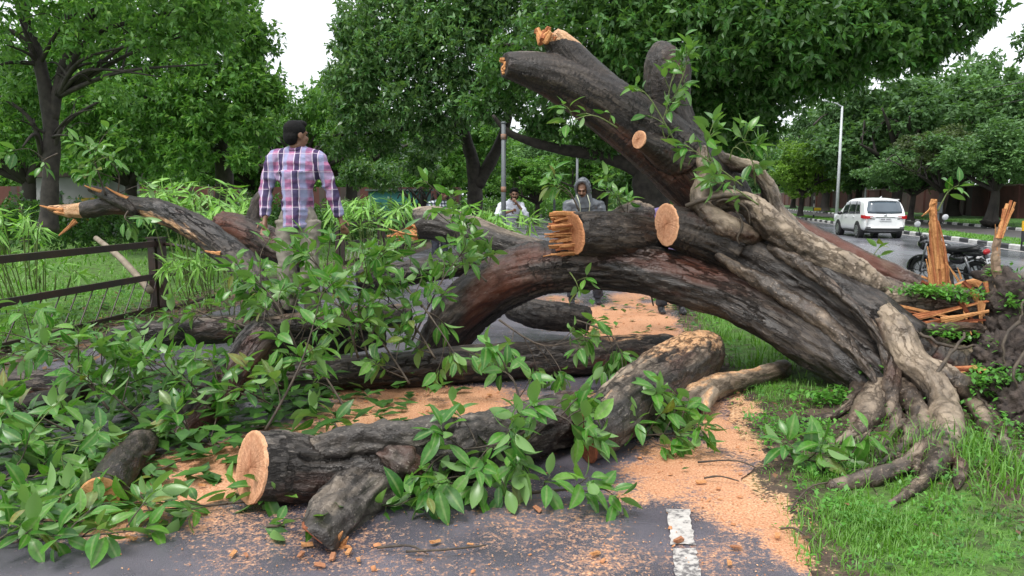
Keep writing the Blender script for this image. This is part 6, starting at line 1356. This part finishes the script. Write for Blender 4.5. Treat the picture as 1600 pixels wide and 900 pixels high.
person((p.x, 15.55, 0.0), 'smiling bearded man in a white shirt hugging the grey pole', stand(1.70, .20, yaw=.12, nod=.1, head=(.13, -.16, 1.56), neck=(.09, -.08, 1.43), shL=(-.12, -.06, 1.34), shR=(.26, -.06, 1.34), chest=(.05, -.03, 1.22), pel=(-.08, .08, .90), hipL=(-.17, .08, .86), hipR=(.01, .08, .86), knL=(-.20, .0, .46), knR=(.02, .02, .46), anL=(-.2, .06, .085), anR=(.05, .08, .085),
       elL=(-.20, -.22, 1.16), wrL=(.05, -.40, 1.24), elR=(.36, -.26, 1.16), wrR=(.20, -.36, 1.36), sleeve=.55), (cloth('white_shirt', (.66, .68, .74), (.5, .52, .6)), cloth('black_trousers_red_print', (.03, .025, .03), (.016, .015, .018)), SHOE), .013, beard=2, seed=8)
p = P(686, 300, 17.0)
person((p.x, 17.0, 0.0), 'man in a dark checked shirt looking towards the road, far behind the logs', stand(1.66, .20, yaw=1.15, nod=.05, head=(.05, -.05, 1.56), neck=(.03, -.01, 1.43)), (check_mat(), cloth('dark_blue_trousers', (.03, .035, .05), (.02, .02, .03)), SHOE), .014, rotz=.5, seed=9)

# ================================================================ GRASS, WEEDS, LITTER, CHIPS
def scatter(name, tmpl_v, tmpl_f, pos, yaw, tilt, scale, mat, kind='stuff', bend=None, normal=None):
    n = len(pos); T = np.asarray(tmpl_v, float); m = len(T); c, s_ = np.cos(yaw), np.sin(yaw)
    sc = np.asarray(scale).reshape(n, -1); sc = np.repeat(sc, 3, 1) if sc.shape[1] == 1 else sc
    V = T[None] * sc[:, None, :]
    ct, st_ = np.cos(tilt), np.sin(tilt); x = V[..., 0] * ct[:, None] + V[..., 2] * st_[:, None]; z = -V[..., 0] * st_[:, None] + V[..., 2] * ct[:, None]; y = V[..., 1]
    X_ = x * c[:, None] - y * s_[:, None]; Y_ = x * s_[:, None] + y * c[:, None]; W = np.stack([X_, Y_, z], -1) + pos[:, None]
    F = (np.asarray(tmpl_f)[None] + (np.arange(n) * m)[:, None, None]).reshape(-1, len(tmpl_f[0]))
    o = link(name, mesh_np(name, W.reshape(-1, 3), F, mat, False)); tag(o, kind=kind); return o
BLADE_V = [(-0, -.5, 0), (0, .5, 0), (.10, .42, .45), (.10, -.42, .45), (.34, .22, .82), (.34, -.22, .82), (.62, .03, 1.0), (.62, -.03, 1.0)]
BLADE_F = [(0, 1, 2, 3), (3, 2, 4, 5), (5, 4, 6, 7)]
LEAF_V = [(0, 0, 0), (.5, -.28, .05), (1, 0, -.05), (.5, .28, .05)]; LEAF_F = [(0, 1, 2, 3)]
def grass(name, xs, ys, n, h, w, keep, seed, mat='blade'):
    r = np.random.default_rng(seed); x = r.uniform(*xs, n); y = r.uniform(*ys, n); p = np.stack([x, y, 0 * x], -1)
    k = (keep(x, y) * (.60 + .95 * vnoise(p * 2.3, seed)) > r.random(n)); x, y = x[k], y[k]; n = len(x); z = ground_h(x, y) - .01; p = np.stack([x, y, z], -1)
    hh = h * (.45 + .9 * r.random(n)) * (1 + .5 * vnoise(p * 1.7, seed + 1)); sc = np.stack([hh, w * (.6 + .8 * r.random(n)), hh], -1)
    scatter(name, BLADE_V, BLADE_F, p, r.uniform(0, 6.28, n), r.normal(0, .35, n), sc, MAT[mat])
RXY = np.array(ROOTXY)
def off_roots(x, y):
    d = np.full(x.shape, 9.0)
    for a, b in RXY:
        d = np.minimum(d, (x - a) ** 2 + (y + .03 - b) ** 2)
    return np.clip((np.sqrt(d) - .03) / .07, 0, 1)
verge = lambda x, y: ((x - path_r(y)) > .0) * (1 - .92 * np.clip(soil_spot(x, y), 0, 1)) * np.clip((x - path_r(y) + .05) * 4, .1, 1) * (road_t(x, y) < -.35) * off_roots(x, y)
patchy = lambda x, y: verge(x, y) * np.clip(.62 + 1.0 * vnoise(np.stack([x * 1.9, y * 1.9, 0 * x], -1), 77), .22, 1)
grass('grass', (1.0, 4.2), (2.6, 6.5), 46000, .045, .006, patchy, 701)
grass('grass', (1.1, 2.6), (2.8, 4.3), 26000, .045, .006, patchy, 707)
grass('grass', (1.8, 9), (6.0, 16), 60000, .10, .010, verge, 702)
grass('grass', (2, 16), (15, 40), 26000, .13, .03, verge, 703)
lawn = lambda x, y: (x < path_l(y) - .25) * .9
grass('grass', (-9.5, -3.6), (6.5, 13), 42000, .07, .010, lambda x, y: lawn(x, y) * (1 - .8 * soil_spot(x, y)), 704)
grass('grass', (-22, 0), (13, 45), 36000, .10, .035, lawn, 705)
def medgrass(t0, t1, n, seed, z, s1=75):
    r = np.random.default_rng(seed); s_ = r.uniform(8, s1, n); t = r.uniform(t0, t1, n); B = np.array(RO)[None] + s_[:, None] * np.array(RD) + t[:, None] * np.array(RN); k = vnoise(B * .8, seed) + .6 > r.random(n) * .9; B = B[k]; B[:, 2] = z; n = len(B); hh = .09 * (.4 + r.random(n))
    scatter('grass', BLADE_V, BLADE_F, B, r.uniform(0, 6.28, n), r.normal(0, .4, n), np.stack([hh, .03 + 0 * hh, hh], -1), MAT['blade'])
medgrass(7.85, 9.6, 14000, 711, -.17); medgrass(14.9, 20.5, 26000, 712, -.11, 90)
def weeds(xs, ys, n, L, keep, seed, hgt=.12, per=7, mat='weed', pts=None, name='weeds'):
    r = np.random.default_rng(seed)
    if pts is None:
        x = r.uniform(*xs, n); y = r.uniform(*ys, n); p = np.stack([x, y, 0 * x], -1); k = keep(x, y) * (.7 + .7 * vnoise(p * 2.7, seed)) > r.random(n); x, y = x[k], y[k]; p = np.stack([x, y, ground_h(x, y)], -1)
    else: p = pts[r.integers(0, len(pts), n)]
    n = len(p); p = np.repeat(p, per, 0); m = len(p); p = p + np.stack([r.normal(0, L * .9, m), r.normal(0, L * .9, m), hgt * r.random(m)], -1)
    scatter(name, LEAF_V, LEAF_F, p, r.uniform(0, 6.28, m), r.normal(.1, .5, m), (L * (.6 + .8 * r.random(m))).reshape(-1, 1), MAT[mat])
def weed_zone(x, y):
    a = np.exp(-((x - 2.35) / .34) ** 2 - ((y - 4.15) / .4) ** 2) + .7 * np.exp(-((x - 1.85) / .35) ** 2 - ((y - 4.9) / .3) ** 2) + .6 * np.exp(-((x - 2.8) / .4) ** 2 - ((y - 4.9) / .4) ** 2) + .3 * np.exp(-((x - 1.9) / .5) ** 2 - ((y - 3.7) / .4) ** 2)
    return np.clip(a, 0, 1) * ((x - path_r(y)) > .1) * off_roots(x, y)
weeds((1.4, 4.0), (3.4, 6.4), 5200, .032, weed_zone, 721, .10)
grass('grass', (1.7, 3.0), (3.5, 5.0), 5000, .13, .008, lambda x, y: np.clip(np.exp(-((x - 2.3) / .4) ** 2 - ((y - 4.1) / .45) ** 2), 0, 1), 706)
weeds((1.2, 3.4), (3.0, 6.2), 2600, .022, lambda x, y: verge(x, y) * .8, 727, .05)
weeds((1.6, 9), (6.5, 15), 900, .05, verge, 722, .10)
weeds((-9, -4.6), (7, 13), 900, .05, lambda x, y: lawn(x, y) * .5, 723, .10)
# creeper on the torn root plate and heap
def px_pts(lst, n, seed):
    r = random.Random(seed); out = []
    for _ in range(n):
        a, b, d, rx, ry = r.choice(lst); out.append(tuple(P(a + r.gauss(0, rx), b + r.gauss(0, ry), d + r.gauss(0, .06))))
    return np.array(out)
weeds(None, None, 260, .038, None, 724, .03, 5, 'weed', px_pts([(1470, 458, 6.0, 22, 5), (1505, 462, 5.95, 22, 5), (1440, 455, 6.1, 14, 4)], 300, 1), 'creeper')
weeds(None, None, 260, .040, None, 725, .03, 5, 'weed', px_pts([(1575, 440, 6.0, 4, 12), (1585, 470, 5.75, 4, 14), (1558, 425, 6.1, 6, 4), (1500, 525, 5.75, 18, 6), (1545, 555, 5.5, 8, 14), (1540, 590, 5.3, 18, 8), (1520, 610, 5.3, 16, 10), (1565, 590, 5.2, 20, 8), (1550, 640, 5.1, 14, 16), (1560, 690, 4.8, 18, 20)], 400, 2), 'creeper')
weeds(None, None, 130, .055, None, 726, .03, 4, 'weed', px_pts([(1360, 600, 5.75, 14, 12), (1385, 585, 5.7, 8, 8), (1330, 625, 5.6, 14, 6), (1280, 620, 5.6, 18, 6)], 200, 3), 'creeper')
# fallen leaves on the ground
def litter(name, n, xs, ys, keep, L, mat, seed, z=.012):
    r = np.random.default_rng(seed); x = r.uniform(*xs, n); y = r.uniform(*ys, n); k = keep(x, y) > r.random(n); x, y = x[k], y[k]; n = len(x); p = np.stack([x, y, np.maximum(ground_h(x, y), 0) + z + .02 * r.random(n)], -1)
    scatter(name, LEAF_V, LEAF_F, p, r.uniform(0, 6.28, n), r.normal(0, .25, n), (L * (.6 + .7 * r.random(n))).reshape(-1, 1), MAT[mat])
pile = lambda x, y: np.clip(np.exp(-((x + 2.2) / 1.5) ** 2 - ((y - 5.7) / 1.5) ** 4) + .8 * np.exp(-((x + 2.3) / .7) ** 2 - ((y - 4.2) / .7) ** 2) - .15, 0, 1)
litter('leaf_litter', 4600, (-5.2, 0), (3.3, 8.2), pile, .14, 'litter', 731, .03)
litter('leaf_litter', 1300, (-5.2, -.2), (4.0, 8.2), pile, .15, 'litter', 736, .16)
litter('leaf_litter', 2600, (-8.5, -3.8), (6.5, 12.5), lambda x, y: soil_spot(x, y) + .12, .09, 'deadleaf', 732)
litter('leaf_litter', 1500, (-8.5, -3.6), (7, 12), lambda x, y: .6 * np.exp(-((x + 5.4) / 1.2) ** 2 - ((y - 9.3) / 1.8) ** 2), .15, 'litter', 733, .04)
litter('leaf_litter', 260, (-2.5, 3.2), (2.9, 12), lambda x, y: .25 + 0 * x, .06, 'deadleaf', 734, .014)
litter('leaf_litter', 240, (1.3, 3.6), (3.2, 6.5), lambda x, y: .5 * ((x - path_r(y)) > 0), .05, 'deadleaf', 737, .03)
litter('leaf_litter', 160, (.6, 2.4), (8, 12), lambda x, y: .6 + 0 * x, .13, 'litter', 735, .02)
# sawdust crumbs and chips
r_ = np.random.default_rng(741)
def chips(n, L, seed, pw, mat, xs=(-4.2, 2.6), ys=(2.7, 11), base=.0):
    r = np.random.default_rng(seed); x = r.uniform(*xs, n); y = 2.7 + (ys[1] - 2.7) * r.random(n) ** 1.6; d = np.clip(dust_at(x, y), 0, 1) ** pw + base; k = (d > r.random(n)) & (x > path_l(y)) & (x < path_r(y) + .45 * r.random(n) ** 2); x, y = x[k], y[k]; n = len(x)
    p = np.stack([x, y, np.maximum(ground_h(x, y), .004) + .004 * r.random(n)], -1); sc = L * np.stack([.4 + r.random(n), .3 + .8 * r.random(n), .3 + .6 * r.random(n)], -1)
    TV = [(-.5, -.4, 0), (.5, -.5, 0), (.4, .5, 0), (-.5, .4, .1), (-.4, -.3, .5), (.45, -.35, .4), (.3, .4, .55), (-.4, .3, .45)]
    TF = [(4, 5, 6, 7), (0, 1, 5, 4), (1, 2, 6, 5), (2, 3, 7, 6), (3, 0, 4, 7)]
    scatter('sawdust', TV, TF, p, r.uniform(0, 6.28, n), r.normal(0, .3, n), sc, mat)
SD1 = simple('sawdust_orange', (.54, .25, .115), (.38, .155, .065), 40, .9); SD2 = simple('sawdust_pale', (.68, .41, .24), (.54, .29, .15), 40, .9)
chips(50000, .0075, 742, 1.5, SD1, base=.02); chips(60000, .007, 743, 1.5, SD2, base=.02); chips(2600, .024, 744, 1.6, SD1, base=.015)
verge_dust = lambda n, L, seed, mat: None
ws = []
for k in range(5):
    rr = random.Random(800 + k); V = [(x * rr.uniform(.8, 1.1), y * rr.uniform(.7, 1.2), z * rr.uniform(.7, 1.3)) for x in (-.05, 0, .05) for y, z in ((-.02, 0), (.02, 0), (.022, .016), (-.018, .02))]; F = [(3, 2, 1, 0), (8, 9, 10, 11)] + [(i * 4 + j, i * 4 + (j + 1) % 4, i * 4 + 4 + (j + 1) % 4, i * 4 + 4 + j) for i in (0, 1) for j in range(4)]
    ws.append(mesh_np('wood_chip', V, F, [MAT['splinter'], MAT['palewood']][k % 2], False))
CH = [(316, 763), (470, 872), (480, 856), (520, 875), (545, 868), (365, 870), (385, 872), (680, 852), (500, 888), (250, 822), (205, 846), (1175, 692), (1095, 757), (840, 800), (735, 855), (690, 815), (575, 700), (860, 790), (1150, 860), (1215, 842), (1140, 885), (655, 880), (240, 735), (330, 715), (620, 625), (930, 870), (1060, 850), (765, 620), (300, 790), (560, 880)]
for k, (a, b) in enumerate(CH):
    o = bpy.data.objects.new('wood_chip', ws[k % 5]); C.objects.link(o); p = G(a, b); o.location = (p.x, p.y, .012); s_ = random.uniform(.25, .58); o.scale = (s_, s_, s_ * random.uniform(.8, 1.6)); o.rotation_euler = (random.uniform(-.3, .3), random.uniform(-.2, .2), random.uniform(0, 6.28))
    tag(o, 'small orange wood chip lying on the path', 'wood chip', 'wood chips scattered on the path')
for k, (a, lab) in enumerate([([(0, 690), (25, 702), (60, 706)], ''), ([(635, 868), (700, 872), (760, 858)], 'dark thin twig under the knotty log\'s leafy spray'), ([(1090, 727), (1150, 730), (1195, 742)], 'thin dark twig lying over sawdust towards the verge'), ([(1100, 752), (1125, 755), (1155, 757)], 'short dark twig in the orange sawdust beside the marking'),
        ([(1220, 832), (1240, 838), (1262, 845)], 'short twig at the ragged edge between asphalt and verge'), ([(190, 770), (260, 740), (340, 700)], 'bent dark twig reaching from the pile over the sawdust'), ([(590, 862), (640, 866), (668, 872)], 'small twig under the cut stub sprig'), ([(1235, 800), (1270, 770), (1325, 758)], 'pale curved twig lying in the verge grass')]):
    if not lab: continue
    mb = MB(); sp = spline([(G(*q) + Vector((0, 0, .018 + .02 * (i == 1))), .006 - .0015 * i) for i, q in enumerate(a)], 5); mb.tube([p for p, _ in sp], [r * random.uniform(.8, 1.2) for _, r in sp], 6); tag(mb.build('twig', MAT['twig'], None, smooth=True), lab, 'twig')
print('leaves', NLEAF, 'objects', len(bpy.data.objects), 'tris', sum(len(m.polygons) * 2 for m in bpy.data.meshes))
